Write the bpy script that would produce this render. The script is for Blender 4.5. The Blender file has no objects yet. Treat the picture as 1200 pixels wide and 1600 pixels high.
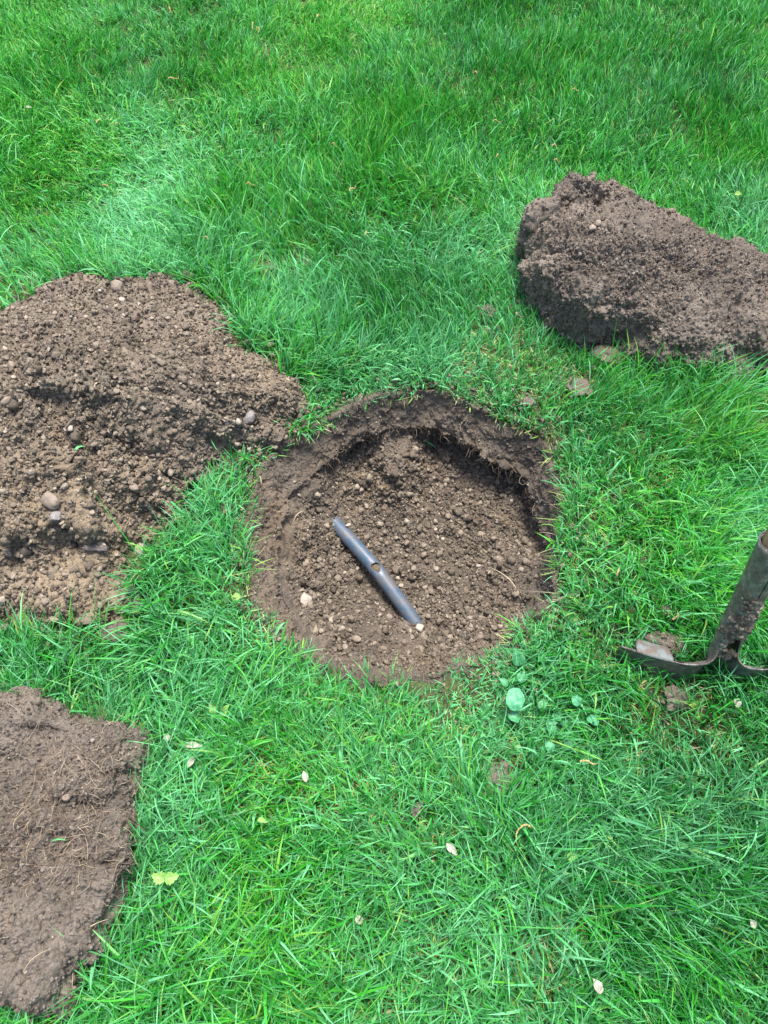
import bpy, math
import numpy as np
from mathutils import Vector, Matrix

S = bpy.context.scene
COL = S.collection
PI = math.pi
rng = np.random.default_rng(11)

# ------------------------------------------------------------------ camera
CAM_H, PITCH, FPX = 1.0, math.radians(60), 1164.0
cam_d = bpy.data.cameras.new('camera')
cam = bpy.data.objects.new('camera', cam_d); COL.objects.link(cam)
cam.location = (0, 0, CAM_H)
cam.rotation_euler = (PI/2 - PITCH, 0, 0)
cam_d.sensor_fit = 'VERTICAL'; cam_d.sensor_height = 24.0
cam_d.lens = 24.0 * FPX / 1600.0
cam_d.clip_start = 0.02; cam_d.clip_end = 500
S.camera = cam

# ------------------------------------------------------------------ light
SUN_EL, SUN_AZ = 75, 15          # azimuth measured from +Y towards +X
w = bpy.data.worlds.new("World"); S.world = w; w.use_nodes = True
nt = w.node_tree
sky = nt.nodes.new('ShaderNodeTexSky'); sky.sky_type = 'NISHITA'; sky.sun_disc = False
sky.sun_elevation = math.radians(SUN_EL); sky.sun_rotation = math.radians(SUN_AZ)
sky.dust_density = 3.0; sky.air_density = 1.0; sky.ozone_density = 1.0
nt.links.new(sky.outputs[0], nt.nodes['Background'].inputs[0])
nt.nodes['Background'].inputs[1].default_value = 0.11
sd = bpy.data.lights.new('sun', 'SUN'); sd.energy = 2.4; sd.angle = math.radians(18); sd.color = (1, .97, .91)
sun = bpy.data.objects.new('sun', sd); COL.objects.link(sun)
e, a = math.radians(SUN_EL), math.radians(SUN_AZ)
sv = Vector((math.sin(a)*math.cos(e), math.cos(a)*math.cos(e), math.sin(e)))
sun.rotation_euler = sv.to_track_quat('Z', 'Y').to_euler()
sun.location = sv*5
S.view_settings.view_transform = 'Standard'; S.view_settings.look = 'None'
S.view_settings.exposure = 1.72; S.view_settings.gamma = 1
S.render.resolution_x, S.render.resolution_y = 768, 1024

# ------------------------------------------------------------------ maths
sp, cp = math.sin(PITCH), math.cos(PITCH)
def at(u, v, z=0.0):
    """point of the photograph -> point of the place at height z"""
    u = np.asarray(u, float); v = np.asarray(v, float)
    a_ = (u-600)/FPX; b_ = (800-v)/FPX
    s_ = (CAM_H - z)/(sp - b_*cp)
    return np.stack([a_*s_, s_*(cp + b_*sp), np.broadcast_to(z, s_.shape)*1.0], -1)
def proj(P):
    d = P[..., 1]*cp - (P[..., 2]-CAM_H)*sp
    b_ = (P[..., 1]*sp + (P[..., 2]-CAM_H)*cp)/d
    return 600 + FPX*P[..., 0]/d, 800 - FPX*b_

def h32(ix, iy, iz, seed):
    h = (ix.astype(np.int64)*374761393 + iy.astype(np.int64)*668265263 + iz.astype(np.int64)*2147483647 + seed*1274126177) & 0xffffffff
    h = ((h ^ (h >> 13))*1274126177) & 0xffffffff
    h = ((h ^ (h >> 15))*2246822519) & 0xffffffff
    return ((h ^ (h >> 16)) & 0xffffff)/float(0x1000000)
def vnoise(P, seed=0):
    I = np.floor(P).astype(np.int64); F = P-I; F = F*F*F*(F*(F*6-15)+10)
    r = 0
    for dx in (0, 1):
        for dy in (0, 1):
            for dz in (0, 1):
                wt = (F[:, 0] if dx else 1-F[:, 0])*(F[:, 1] if dy else 1-F[:, 1])*(F[:, 2] if dz else 1-F[:, 2])
                r = r + wt*h32(I[:, 0]+dx, I[:, 1]+dy, I[:, 2]+dz, seed)
    return r*2-1
def fbm(P, scale, oct=4, seed=0, gain=.5):
    r = 0; amp = 1
    for k in range(oct):
        r = r + amp*vnoise(P*scale+17.3*k, seed+k); scale *= 2.03; amp *= gain
    return r
def worley(P, scale, seed=0):
    Q = P*scale; I = np.floor(Q).astype(np.int64)
    f1 = np.full(len(P), 9.); rid = np.zeros(len(P))
    for dx in (-1, 0, 1):
        for dy in (-1, 0, 1):
            for dz in (-1, 0, 1):
                c = I + np.array([dx, dy, dz])
                px = c[:, 0]+h32(c[:, 0], c[:, 1], c[:, 2], seed)
                py = c[:, 1]+h32(c[:, 0], c[:, 1], c[:, 2], seed+7)
                pz = c[:, 2]+h32(c[:, 0], c[:, 1], c[:, 2], seed+13)
                d = (px-Q[:, 0])**2+(py-Q[:, 1])**2+(pz-Q[:, 2])**2
                m = d < f1
                f1 = np.where(m, d, f1); rid = np.where(m, h32(c[:, 0], c[:, 1], c[:, 2], seed+29), rid)
    return np.sqrt(f1), rid
def lumps(P, scale, seed=0):
    """rounded crumbs of uneven height"""
    P = P+(.33/scale)*np.stack([vnoise(P*scale*1.3+k*31.7, seed+70+k) for k in range(3)], -1)
    f, r = worley(P, scale, seed)
    return np.clip(1.05-.75*f*f-.75*f, -.2, 1)*(.2+.8*r)
def sm(x, a_, b_):
    t = np.clip((x-a_)/(b_-a_), 0, 1); return t*t*(3-2*t)
def ground_z(x, y):
    P = np.stack([x, y, x*0], -1)
    return .010*vnoise(P*2.3, 5)+.004*vnoise(P*9., 6)

# ------------------------------------------------------------------ object helpers
def tag(o, label=None, cat=None, group=None, kind=None):
    if label: o['label'] = label
    if cat: o['category'] = cat
    if group: o['group'] = group
    if kind: o['kind'] = kind
    return o
def np_mesh(name, V, F, attrs=None, smooth=True):
    """V (n,3), F (m,k) with constant k"""
    me = bpy.data.meshes.new(name)
    V = np.ascontiguousarray(V, np.float32); F = np.ascontiguousarray(F, np.int32)
    m, k = F.shape
    me.vertices.add(len(V)); me.vertices.foreach_set('co', V.ravel())
    me.loops.add(m*k); me.loops.foreach_set('vertex_index', F.ravel())
    me.polygons.add(m); me.polygons.foreach_set('loop_start', np.arange(0, m*k, k, dtype=np.int32))
    me.polygons.foreach_set('loop_total', np.full(m, k, np.int32))
    me.update(calc_edges=True)
    me.polygons.foreach_set('use_smooth', np.full(m, smooth))
    for n_, arr in (attrs or {}).items():
        at_ = me.attributes.new(n_, 'FLOAT', 'POINT'); at_.data.foreach_set('value', np.ascontiguousarray(arr, np.float32))
    me.validate()
    return me
def obj(name, me, m, parent=None, base=None):
    """base: where the object's origin goes; mesh given in world coordinates"""
    if parent is not None and base is None: base = parent.location
    if base is not None:
        me.transform(Matrix.Translation(-Vector(base)))
    o = bpy.data.objects.new(name, me); COL.objects.link(o)
    if m: me.materials.append(m)
    if parent is not None: o.parent = parent
    elif base is not None: o.location = base
    return o
def empty(name, loc):
    o = bpy.data.objects.new(name, None); COL.objects.link(o); o.location = Vector([float(c) for c in loc])
    o.empty_display_size = .05
    return o
def grid_faces(nr, nc, wrap=False):
    i = np.arange(nr-1)[:, None]; j = np.arange(nc if wrap else nc-1)[None]
    j2 = (j+1) % nc
    return np.stack(np.broadcast_arrays(i*nc+j, i*nc+j2, (i+1)*nc+j2, (i+1)*nc+j), -1).reshape(-1, 4)

# ------------------------------------------------------------------ materials
class M:
    def __init__(s, name):
        s.m = bpy.data.materials.new(name); s.m.use_nodes = True; s.t = s.m.node_tree
        s.b = s.t.nodes['Principled BSDF']; s.out = s.t.nodes['Material Output']
    def n(s, typ, **kw):
        nd = s.t.nodes.new('ShaderNode'+typ)
        for k, v in kw.items():
            if k.startswith('i_'): nd.inputs[k[2:].replace('_', ' ')].default_value = v
            else: setattr(nd, k, v)
        return nd
    def l(s, a_, b_): s.t.links.new(a_, b_)
    def co(s): 
        if not hasattr(s, '_co'): s._co = s.n('TexCoord').outputs['Object']
        return s._co
    def noise(s, scale, det=4, rough=.55, dist=0):
        nd = s.n('TexNoise'); nd.inputs['Scale'].default_value = scale; nd.inputs['Detail'].default_value = det
        nd.inputs['Roughness'].default_value = rough; nd.inputs['Distortion'].default_value = dist
        s.l(s.co(), nd.inputs['Vector']); return nd.outputs[0]
    def ramp(s, fac, stops):
        r = s.n('ValToRGB'); el = r.color_ramp.elements
        while len(el) < len(stops): el.new(.5)
        for e_, (p, c) in zip(el, stops): e_.position = p; e_.color = (*c, 1) if len(c) == 3 else c
        s.l(fac, r.inputs[0]); return r.outputs[0]
    def mix(s, fac, a_, b_, mode='MIX'):
        x = s.n('Mix', data_type='RGBA', blend_type=mode)
        if isinstance(fac, (int, float)): x.inputs[0].default_value = fac
        else: s.l(fac, x.inputs[0])
        for v, k in ((a_, 6), (b_, 7)):
            if isinstance(v, tuple): x.inputs[k].default_value = (*v, 1)
            else: s.l(v, x.inputs[k])
        return x.outputs[2]
    def math(s, op, a_, b_=None):
        x = s.n('Math', operation=op)
        for v, k in ((a_, 0), (b_, 1)):
            if v is None: continue
            if isinstance(v, (int, float)): x.inputs[k].default_value = v
            else: s.l(v, x.inputs[k])
        return x.outputs[0]
    def attr(s, name): return s.n('Attribute', attribute_name=name).outputs['Fac']
    def bump(s, h, strength, dist, prev=None):
        b = s.n('Bump'); b.inputs['Strength'].default_value = strength; b.inputs['Distance'].default_value = dist
        s.l(h, b.inputs['Height'])
        if prev: s.l(prev, b.inputs['Normal'])
        return b.outputs[0]
    def done(s, col, rough=.8, normal=None, spec=.3):
        if isinstance(col, tuple): s.b.inputs['Base Color'].default_value = (*col, 1)
        else: s.l(col, s.b.inputs['Base Color'])
        if isinstance(rough, (int, float)): s.b.inputs['Roughness'].default_value = rough
        else: s.l(rough, s.b.inputs['Roughness'])
        s.b.inputs['Specular IOR Level'].default_value = spec
        if normal: s.l(normal, s.b.inputs['Normal'])
        return s.m

def soil_mat(name, dark, mid, light, sandy=None, gain=1.0):
    """dark / mid / light earth, mixed at several grain sizes; 'sand' attribute brings in the sandy subsoil"""
    g = M(name)
    n1 = g.noise(14, 5, .6); n2 = g.noise(260, 3, .7); n3 = g.noise(1100, 2, .6)
    f = g.math('ADD', g.math('MULTIPLY', n1, .45), g.math('MULTIPLY', n2, .55))
    c = g.ramp(f, [(.33, dark), (.5, mid), (.68, light)])
    if sandy:
        c2 = g.ramp(f, [(.33, tuple(v*.55 for v in sandy)), (.5, sandy), (.7, tuple(min(1, v*1.5) for v in sandy))])
        c = g.mix(g.attr('sand'), c, c2)
    vo = g.n('TexVoronoi'); vo.inputs['Scale'].default_value = 420; g.l(g.co(), vo.inputs['Vector'])
    spk = g.ramp(vo.outputs['Distance'], [(.10, (1, 1, 1)), (.22, (0, 0, 0))])
    pick = g.ramp(g.noise(90, 2), [(.52, (0, 0, 0)), (.66, (1, 1, 1))])
    c = g.mix(g.math('MULTIPLY', g.math('MULTIPLY', spk, pick), .5), c, tuple(v*1.7 for v in light))
    b = g.bump(n2, .9, .0035); b = g.bump(n3, .7, .0012, b)
    return g.done(c, .86, b, .22)

# linear base colours
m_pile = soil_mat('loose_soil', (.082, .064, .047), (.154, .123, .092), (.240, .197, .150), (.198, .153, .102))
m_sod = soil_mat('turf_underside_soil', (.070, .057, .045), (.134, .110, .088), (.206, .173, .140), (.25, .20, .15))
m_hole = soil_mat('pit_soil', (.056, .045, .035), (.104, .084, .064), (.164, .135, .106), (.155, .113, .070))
m_ground = None

def crumb_mat(name, ramp):
    g = M(name)
    c = g.ramp(g.attr('rnd'), ramp)
    n = g.noise(500, 3, .6)
    c = g.mix(1.0, c, g.ramp(n, [(.3, (.65, .65, .65)), (.7, (1.2, 1.2, 1.2))]), 'MULTIPLY')
    return g.done(c, .85, g.bump(n, .8, .0015), .25)
m_crumb = crumb_mat('soil_crumb', [(0, (.070, .055, .041)), (.45, (.125, .100, .074)), (.8, (.182, .147, .109)), (.95, (.235, .19, .138)), (1, (.32, .27, .21))])
m_crumb_grey = crumb_mat('grey_soil_crumb', [(0, (.060, .048, .038)), (.5, (.12, .097, .078)), (.93, (.18, .148, .122)), (1, (.27, .225, .18))])

def pebble_mat(name, lo, hi, dirt=.5):
    g = M(name)
    r = g.n('ObjectInfo').outputs['Random']
    c = g.mix(r, lo, hi)
    n = g.noise(130, 5, .65); n2 = g.noise(600, 3)
    c = g.mix(g.math('MULTIPLY', g.ramp(n, [(.38, (0, 0, 0)), (.62, (1, 1, 1))]), dirt), c, (.105, .075, .052))
    c = g.mix(.5, c, g.ramp(n2, [(.3, (.6, .6, .6)), (.7, (1.25, 1.25, 1.25))]), 'MULTIPLY')
    return g.done(c, .72, g.bump(n2, .5, .001, g.bump(n, .5, .003)), .35)
m_peb = pebble_mat('pebble_stone', (.16, .125, .092), (.27, .222, .17))
m_peb_grey = pebble_mat('grey_pebble_stone', (.20, .185, .175), (.24, .21, .20), .3)
m_peb_pale = pebble_mat('pale_pebble_stone', (.27, .23, .18), (.40, .345, .275), .3)

g = M('root_fibre')
m_root = g.done(g.ramp(g.attr('rnd'), [(0, (.10, .068, .045)), (.6, (.19, .14, .095)), (1, (.40, .32, .22))]), .7)

# grass: per blade hue ('hue'), blue-green share with painted sky sheen ('cool'), distance along blade ('t')
g = M('grass_blade')
hue = g.attr('hue'); t_ = g.attr('t')
c = g.ramp(hue, [(0, (.004, .045, .006)), (.25, (.009, .145, .012)), (.55, (.032, .315, .020)), (.80, (.120, .440, .036)), (.90, (.26, .44, .09)), (.95, (.38, .36, .17)), (1, (.52, .45, .30))])
c = g.mix(g.attr('cool_sheen'), c, (.190, .560, .270))  # mint tint stands in for sky sheen on the blades
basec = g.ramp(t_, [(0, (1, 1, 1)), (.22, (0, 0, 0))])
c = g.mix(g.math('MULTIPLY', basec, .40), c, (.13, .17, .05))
rib = g.n('TexWave'); 
b = g.b
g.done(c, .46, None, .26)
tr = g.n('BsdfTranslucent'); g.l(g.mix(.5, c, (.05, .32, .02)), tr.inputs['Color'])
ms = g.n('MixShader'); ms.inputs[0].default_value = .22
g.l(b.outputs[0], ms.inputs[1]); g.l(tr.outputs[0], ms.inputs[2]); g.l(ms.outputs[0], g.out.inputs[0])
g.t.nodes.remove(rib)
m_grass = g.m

# ground under the lawn: dark thatchy soil near, turf-green farther off where no blades are modelled
g = M('lawn_ground')
n = g.noise(120, 5, .7); n2 = g.noise(9, 4)
soil = g.ramp(n, [(.3, (.028, .034, .014)), (.55, (.060, .070, .026)), (.75, (.15, .16, .07))])
green = g.ramp(g.noise(60, 6, .75), [(.3, (.012, .065, .014)), (.6, (.028, .13, .022)), (.8, (.07, .21, .04))])
c = g.mix(g.attr('far'), soil, green)
m_ground = g.done(c, .9, g.bump(n, .9, .004), .2)

# ------------------------------------------------------------------ star-shaped outlines
class Outline:
    def __init__(s, pts, center, jag=.0, seed=0):
        """pts: list of (u, v[, z]); center: (u, v, z)"""
        P = np.array([at(p[0], p[1], p[2] if len(p) > 2 else 0.) for p in pts])
        s.c = at(*center)[:2]
        d = P[:, :2]-s.c
        th = np.arctan2(d[:, 1], d[:, 0]); r = np.hypot(d[:, 0], d[:, 1])
        o = np.argsort(th); s.th = th[o]; s.r = r[o]
        T = np.linspace(-PI, PI, 1441)[:-1]
        R = np.interp(T, s.th, s.r, period=2*PI)
        k = np.exp(-.5*(np.arange(-20, 21)/3.)**2); k /= k.sum()
        R = np.convolve(np.concatenate([R[-20:], R, R[:20]]), k, 'valid')
        if jag:
            Q = np.stack([np.cos(T)*R, np.sin(T)*R, T*0], -1)
            R = R + jag*fbm(Q, 28, 3, seed+50)
        s.T, s.Rv = T, R
    def R(s, th): return np.interp(th, s.T, s.Rv, period=2*PI)
    def rho(s, x, y):
        dx, dy = x-s.c[0], y-s.c[1]
        return np.hypot(dx, dy)/s.R(np.arctan2(dy, dx))
    def edge(s, x, y):
        """signed distance-like value, metres, positive outside"""
        dx, dy = x-s.c[0], y-s.c[1]
        return np.hypot(dx, dy)-s.R(np.arctan2(dy, dx))

def concentric(N):
    l = np.linspace(-1, 1, N)
    A, B = np.meshgrid(l, l)
    A, B = A.ravel(), B.ravel()
    m = np.abs(A) > np.abs(B)
    r = np.where(m, A, B)
    with np.errstate(divide='ignore', invalid='ignore'):
        ph = np.where(m, PI/4*B/np.where(A == 0, 1, A), PI/2-PI/4*A/np.where(B == 0, 1, B))
    th = np.where(r < 0, ph+PI, ph)
    th = (th+PI) % (2*PI)-PI
    return th, np.abs(r)
def grid_normals(P, N):
    G = P.reshape(N, N, 3)
    du = np.gradient(G, axis=1); dv = np.gradient(G, axis=0)
    n = np.cross(du, dv).reshape(-1, 3)
    return n/np.maximum(np.linalg.norm(n, axis=1, keepdims=True), 1e-12)

class Surf:
    """keeps a displaced surface for scattering and picking"""
    def __init__(s, P, N):
        s.P = P; s.Nn = grid_normals(P, N); s.u, s.v = proj(P)
        G = P.reshape(N, N, 3)
        ar = np.linalg.norm(np.cross(np.gradient(G, axis=1), np.gradient(G, axis=0)), axis=-1).ravel()
        s.ar = ar
    def pick(s, u, v):
        d = (s.u-u)**2+(s.v-v)**2
        k = np.where(d < max(4., d.min()*1.5+1))[0]
        cd = np.linalg.norm(s.P[k]-np.array([0, 0, CAM_H]), axis=1)
        i = k[np.argmin(cd)]
        return s.P[i].copy(), s.Nn[i].copy()
    def scatter(s, n, wgt=None, seed=0):
        r = np.random.default_rng(seed)
        p = s.ar*(wgt if wgt is not None else 1.); p = p/p.sum()
        i = r.choice(len(s.P), n, p=p)
        return s.P[i]+r.normal(0, .0008, (n, 3)), s.Nn[i], i

# ------------------------------------------------------------------ rock / crumb builders
def ico(sub):
    t = (1+5**.5)/2
    V = [(-1, t, 0), (1, t, 0), (-1, -t, 0), (1, -t, 0), (0, -1, t), (0, 1, t), (0, -1, -t), (0, 1, -t), (t, 0, -1), (t, 0, 1), (-t, 0, -1), (-t, 0, 1)]
    F = [(0, 11, 5), (0, 5, 1), (0, 1, 7), (0, 7, 10), (0, 10, 11), (1, 5, 9), (5, 11, 4), (11, 10, 2), (10, 7, 6), (7, 1, 8), (3, 9, 4), (3, 4, 2), (3, 2, 6), (3, 6, 8), (3, 8, 9), (4, 9, 5), (2, 4, 11), (6, 2, 10), (8, 6, 7), (9, 8, 1)]
    V = [Vector(v).normalized() for v in V]
    for _ in range(sub):
        F2 = []; cache = {}
        def mid(a_, b_):
            k = (min(a_, b_), max(a_, b_))
            if k not in cache:
                V.append(((V[a_]+V[b_])/2).normalized()); cache[k] = len(V)-1
            return cache[k]
        for a_, b_, c_ in F:
            x, y, z = mid(a_, b_), mid(b_, c_), mid(c_, a_)
            F2 += [(a_, x, z), (b_, y, x), (c_, z, y), (x, y, z)]
        F = F2
    return np.array([tuple(v) for v in V]), np.array(F)
ICO = {k: ico(k) for k in (0, 1, 2, 3)}
def rand_rot(n, r):
    q = r.normal(size=(n, 4)); q /= np.linalg.norm(q, axis=1, keepdims=True)
    w_, x, y, z = q.T
    return np.stack([1-2*(y*y+z*z), 2*(x*y-z*w_), 2*(x*z+y*w_), 2*(x*y+z*w_), 1-2*(x*x+z*z), 2*(y*z-x*w_), 2*(x*z-y*w_), 2*(y*z+x*w_), 1-2*(x*x+y*y)], -1).reshape(n, 3, 3)
def rocks_mesh(name, C, size, seed, sub=0, rough=.22, rnd=None):
    r = np.random.default_rng(seed); n = len(C); rough = rough*1.35
    V0, F0 = ICO[sub]; k = len(V0)
    rad = 1+r.normal(0, rough, (n, k, 1)).clip(-.45, .45)
    V = V0[None]*rad*r.uniform(.65, 1.15, (n, 1, 3))
    V = np.einsum('nij,nkj->nki', rand_rot(n, r), V)*size[:, None, None]+C[:, None, :]
    F = (F0[None]+(np.arange(n)*k)[:, None, None]).reshape(-1, 3)
    rn = r.random(n) if rnd is None else rnd
    return np_mesh(name, V.reshape(-1, 3), F, {'rnd': np.repeat(rn, k)}, smooth=(sub > 0))
def stone_mesh(name, size, seed, angular=.5, sub=3):
    """one stone, faceted by a few cutting planes and then weathered; centred on 0"""
    r = np.random.default_rng(seed)
    V = ICO[sub][0].copy()
    for _ in range(int(5+angular*9)):
        nrm = r.normal(size=3); nrm /= np.linalg.norm(nrm); d = r.uniform(.62, .92)
        k = V@nrm-d
        V = V-np.where(k > 0, k, 0)[:, None]*nrm*(.55+.45*angular)
    V *= (1+.07*fbm(V+seed, 2.2, 3, seed))[:, None]
    V *= r.uniform((.8, .65, .5), (1.15, .95, .8))
    return np_mesh(name, V*size, ICO[sub][1])
def strands_mesh(name, C, Nn, length, rad, seed, droop=.0, lift=.35, seg=6, rnd=None, wig=.55):
    """root fibres lying along a surface"""
    r = np.random.default_rng(seed); n = len(C)
    d = r.normal(size=(n, 3)); d -= (d*Nn).sum(1, keepdims=True)*Nn; d += Nn*r.normal(0, lift, (n, 1))
    d /= np.linalg.norm(d, axis=1, keepdims=True)
    P = np.zeros((n, seg, 3)); P[:, 0] = C
    st = (length/(seg-1))[:, None]
    turn = r.normal(0, wig, (n, 1))
    for k in range(1, seg):
        side = np.cross(Nn, d)
        d = d+side*turn+r.normal(0, .22, (n, 3))-Nn*.12; d[:, 2] -= droop
        d /= np.linalg.norm(d, axis=1, keepdims=True)
        P[:, k] = P[:, k-1]+d*st
    P += Nn[:, None]*rad[:, None, None]*.6
    return tubes(name, P, rad, rnd if rnd is not None else r.random(n))
def tubes(name, P, rad, rnd, sides=3):
    n, seg, _ = P.shape
    T = np.gradient(P, axis=1); T /= np.maximum(np.linalg.norm(T, axis=2, keepdims=True), 1e-9)
    ref = np.array([.31, .17, .93]); A = np.cross(T, ref); A /= np.maximum(np.linalg.norm(A, axis=2, keepdims=True), 1e-9); B = np.cross(T, A)
    tp = (1-np.linspace(0, 1, seg)**2*.8)[None, :, None, None]
    ph = np.arange(sides)*2*PI/sides
    V = P[:, :, None]+(A[:, :, None]*np.cos(ph)[None, None, :, None]+B[:, :, None]*np.sin(ph)[None, None, :, None])*rad[:, None, None, None]*tp
    i = np.arange(seg-1)[:, None]; j = np.arange(sides)[None]; j2 = (j+1) % sides
    f = np.stack(np.broadcast_arrays(i*sides+j, i*sides+j2, (i+1)*sides+j2, (i+1)*sides+j), -1).reshape(-1, 4)
    F = (f[None]+(np.arange(n)*seg*sides)[:, None, None]).reshape(-1, 4)
    return np_mesh(name, V.reshape(-1, 3), F, {'rnd': np.repeat(rnd, seg*sides)})

# ================================================================== THE HOLE
HOLE = Outline([(395, 770), (392, 850), (398, 930), (418, 975), (455, 1010), (505, 1040), (535, 1054), (570, 1056), (640, 1058), (700, 1050), (760, 1032), (800, 990), (845, 955), (866, 900), (880, 850), (882, 800), (866, 740), (850, 700), (800, 664), (740, 636), (690, 612), (620, 612), (560, 626), (520, 650), (470, 685), (425, 712)],
               (640, 830), jag=.006, seed=1)
def hole_surface(N=560):
    th, s = concentric(N)
    R = HOLE.R(th); deg = (np.degrees(th)) % 360
    def per(xs, ys): return np.interp(deg, xs, ys, period=360)
    wl = per([0, 25, 45, 70, 90, 115, 145, 170, 200, 235, 270, 320], [.06, .10, .15, .13, .12, .13, .19, .17, .13, .10, .06, .05])
    uc = per([0, 8, 20, 72, 84, 96, 104, 112, 128, 138, 150, 330], [.02, .09, .15, .17, .03, .0, .08, .11, .07, .0, 0, 0])
    dw = per([0, 45, 90, 135, 180, 225, 270, 315], [.070, .066, .060, .058, .045, .04, .05, .06])
    # s: 1..0.95 flange, .95..0.80 wall, .80...0.72 undercut, .72..0 floor
    f_fl = np.clip((s-.95)/.05, 0, 1)
    f_w = np.clip((.95-s)/.15, 0, 1); f_u = np.clip((.80-s)/.08, 0, 1); f_f = np.clip((.72-s)/.72, 0, 1)
    rho = 1+.09*f_fl - wl*f_w**1.15
    rho = rho + uc*np.sin(f_u*PI/2)
    r_in = 1-wl+uc
    rho = np.where(s < .72, r_in*(s/.72), rho)
    z = np.where(f_fl > 0, .003-.012*f_fl, .003-dw*f_w**.8)
    drop = per([0, 6, 15, 78, 86, 100, 108, 130, 140, 345], [.01, .03, .05, .055, .012, .008, .03, .03, 0, 0])
    z = z - drop*f_u - .006*f_u
    zb = .003-dw-drop-.006
    floor = -.150+.0*s
    k = 1-(1-f_f)**2.6
    z = np.where(s < .72, zb+(floor-zb)*k, z)
    x = HOLE.c[0]+rho*R*np.cos(th); y = HOLE.c[1]+rho*R*np.sin(th)
    P = np.stack([x, y, z], -1)
    # shaped heaps on the floor
    def hump(u, v, zz, su, sv_, amp):
        q = at(u, v, zz); return amp*np.exp(-((x-q[0])/su)**2-((y-q[1])/sv_)**2)*(s < .80)
    P[:, 2] += hump(628, 735, -.10, .035, .045, .040)+hump(500, 765, -.12, .06, .03, .012)+hump(760, 800, -.14, .07, .07, .016)
    P[:, 2] += hump(800, 900, -.14, .05, .07, .022)+hump(450, 880, -.12, .03, .07, .012)-hump(640, 900, -.15, .10, .05, .006)+hump(560, 1000, -.14, .09, .03, .010)
    n = grid_normals(P, N)
    loose = sm(-P[:, 2], .05, .10)*(s < .80) + .25*(s >= .80)*(f_fl < .01)
    loose = np.clip(loose*(.45+.8*sm(fbm(P, 9, 2, 3), -.5, .5)), 0, 1)
    smooth_wall = (s >= .80)
    d = .007*fbm(P, 14, 3, 20)+.0045*fbm(P, 45, 3, 21)*np.where(smooth_wall, .8, 1.2)
    d += loose*(.0040*lumps(P, 75, 31)+.0034*lumps(P, 150, 32)+.0030*lumps(P, 300, 33)+.0045*fbm(P, 90, 4, 34))
    wall = (s >= .80)*(s < .95)
    d += wall*(.0035*np.abs(np.sin(th*5.5+1.5*fbm(np.stack([np.cos(th), np.sin(th), th*0], -1), 1.5, 2, 51)))+.0022*fbm(P, 120, 3, 52)+.0016*lumps(P, 260, 53))
    # chunks torn from the wall and the ragged lip
    lip = np.exp(-((s-.80)/.035)**2)*(.15+.85*(uc > .02))
    lw = sm(deg, 150, 165)*(1-sm(deg, 250, 290))*(s > .78)*(s < .97)
    d += lw*(.004*lumps(P, 110, 35)+.003*lumps(P, 220, 36)+.004*fbm(P, 35, 4, 37))
    d += lip*(.009*fbm(P, 50, 4, 24)+.004*lumps(P, 90, 25))
    d *= np.clip(1-f_fl*.5, 0, 1)
    P = P+n*d[:, None]
    P[:, 2] += .001
    sand = sm(fbm(P, 7, 3, 60), -.1, .7)*loose*.8
    q = at(560, 740, -.11); sand += .7*np.exp(-((x-q[0])/.05)**2-((y-q[1])/.03)**2)
    q = at(440, 850, -.08); sand += .5*np.exp(-((x-q[0])/.03)**2-((y-q[1])/.06)**2)
    return P, np.clip(sand, 0, 1), s, loose, deg
HP, h_sand, h_s, h_loose, h_deg = hole_surface()
hs = Surf(HP, 560)
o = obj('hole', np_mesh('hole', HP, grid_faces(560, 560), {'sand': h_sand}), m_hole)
tag(o, 'round pit dug through the turf with smooth cut walls and a crumbly brown floor', kind='structure')

# ground sheet around it, out to the horizon
def build_ground():
    nt_, T = 720, np.linspace(-PI, PI, 721)[:-1]
    off = np.concatenate([np.linspace(0, .3, 40), .3+np.geomspace(.01, 2.4, 90), 2.7+np.geomspace(.1, 220, 40)])
    R = HOLE.R(T)[None]*1.035+off[:, None]
    x = HOLE.c[0]+R*np.cos(T)[None]; y = HOLE.c[1]+R*np.sin(T)[None]
    x, y = x.ravel(), y.ravel()
    dist = np.hypot(x-0, y-1.2)
    z = ground_z(x, y)*sm(np.repeat(off, nt_), 0, .08)*(1-sm(dist, 3, 6))
    P = np.stack([x, y, z-.0005], -1)
    P[:, 2] += .003*fbm(P, 60, 2, 77)*(dist < 3)*sm(np.repeat(off, nt_), 0, .02)
    far = sm(np.maximum(np.abs(x)/1.75, np.abs(y-1.35)/2.05), .93, 1.05)
    me = np_mesh('ground', P, grid_faces(len(off), nt_, True)[:, ::-1], {'far': far})
    tag(obj('ground', me, m_ground), 'level lawn ground of dark soil under the grass', kind='structure')
build_ground()

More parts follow.
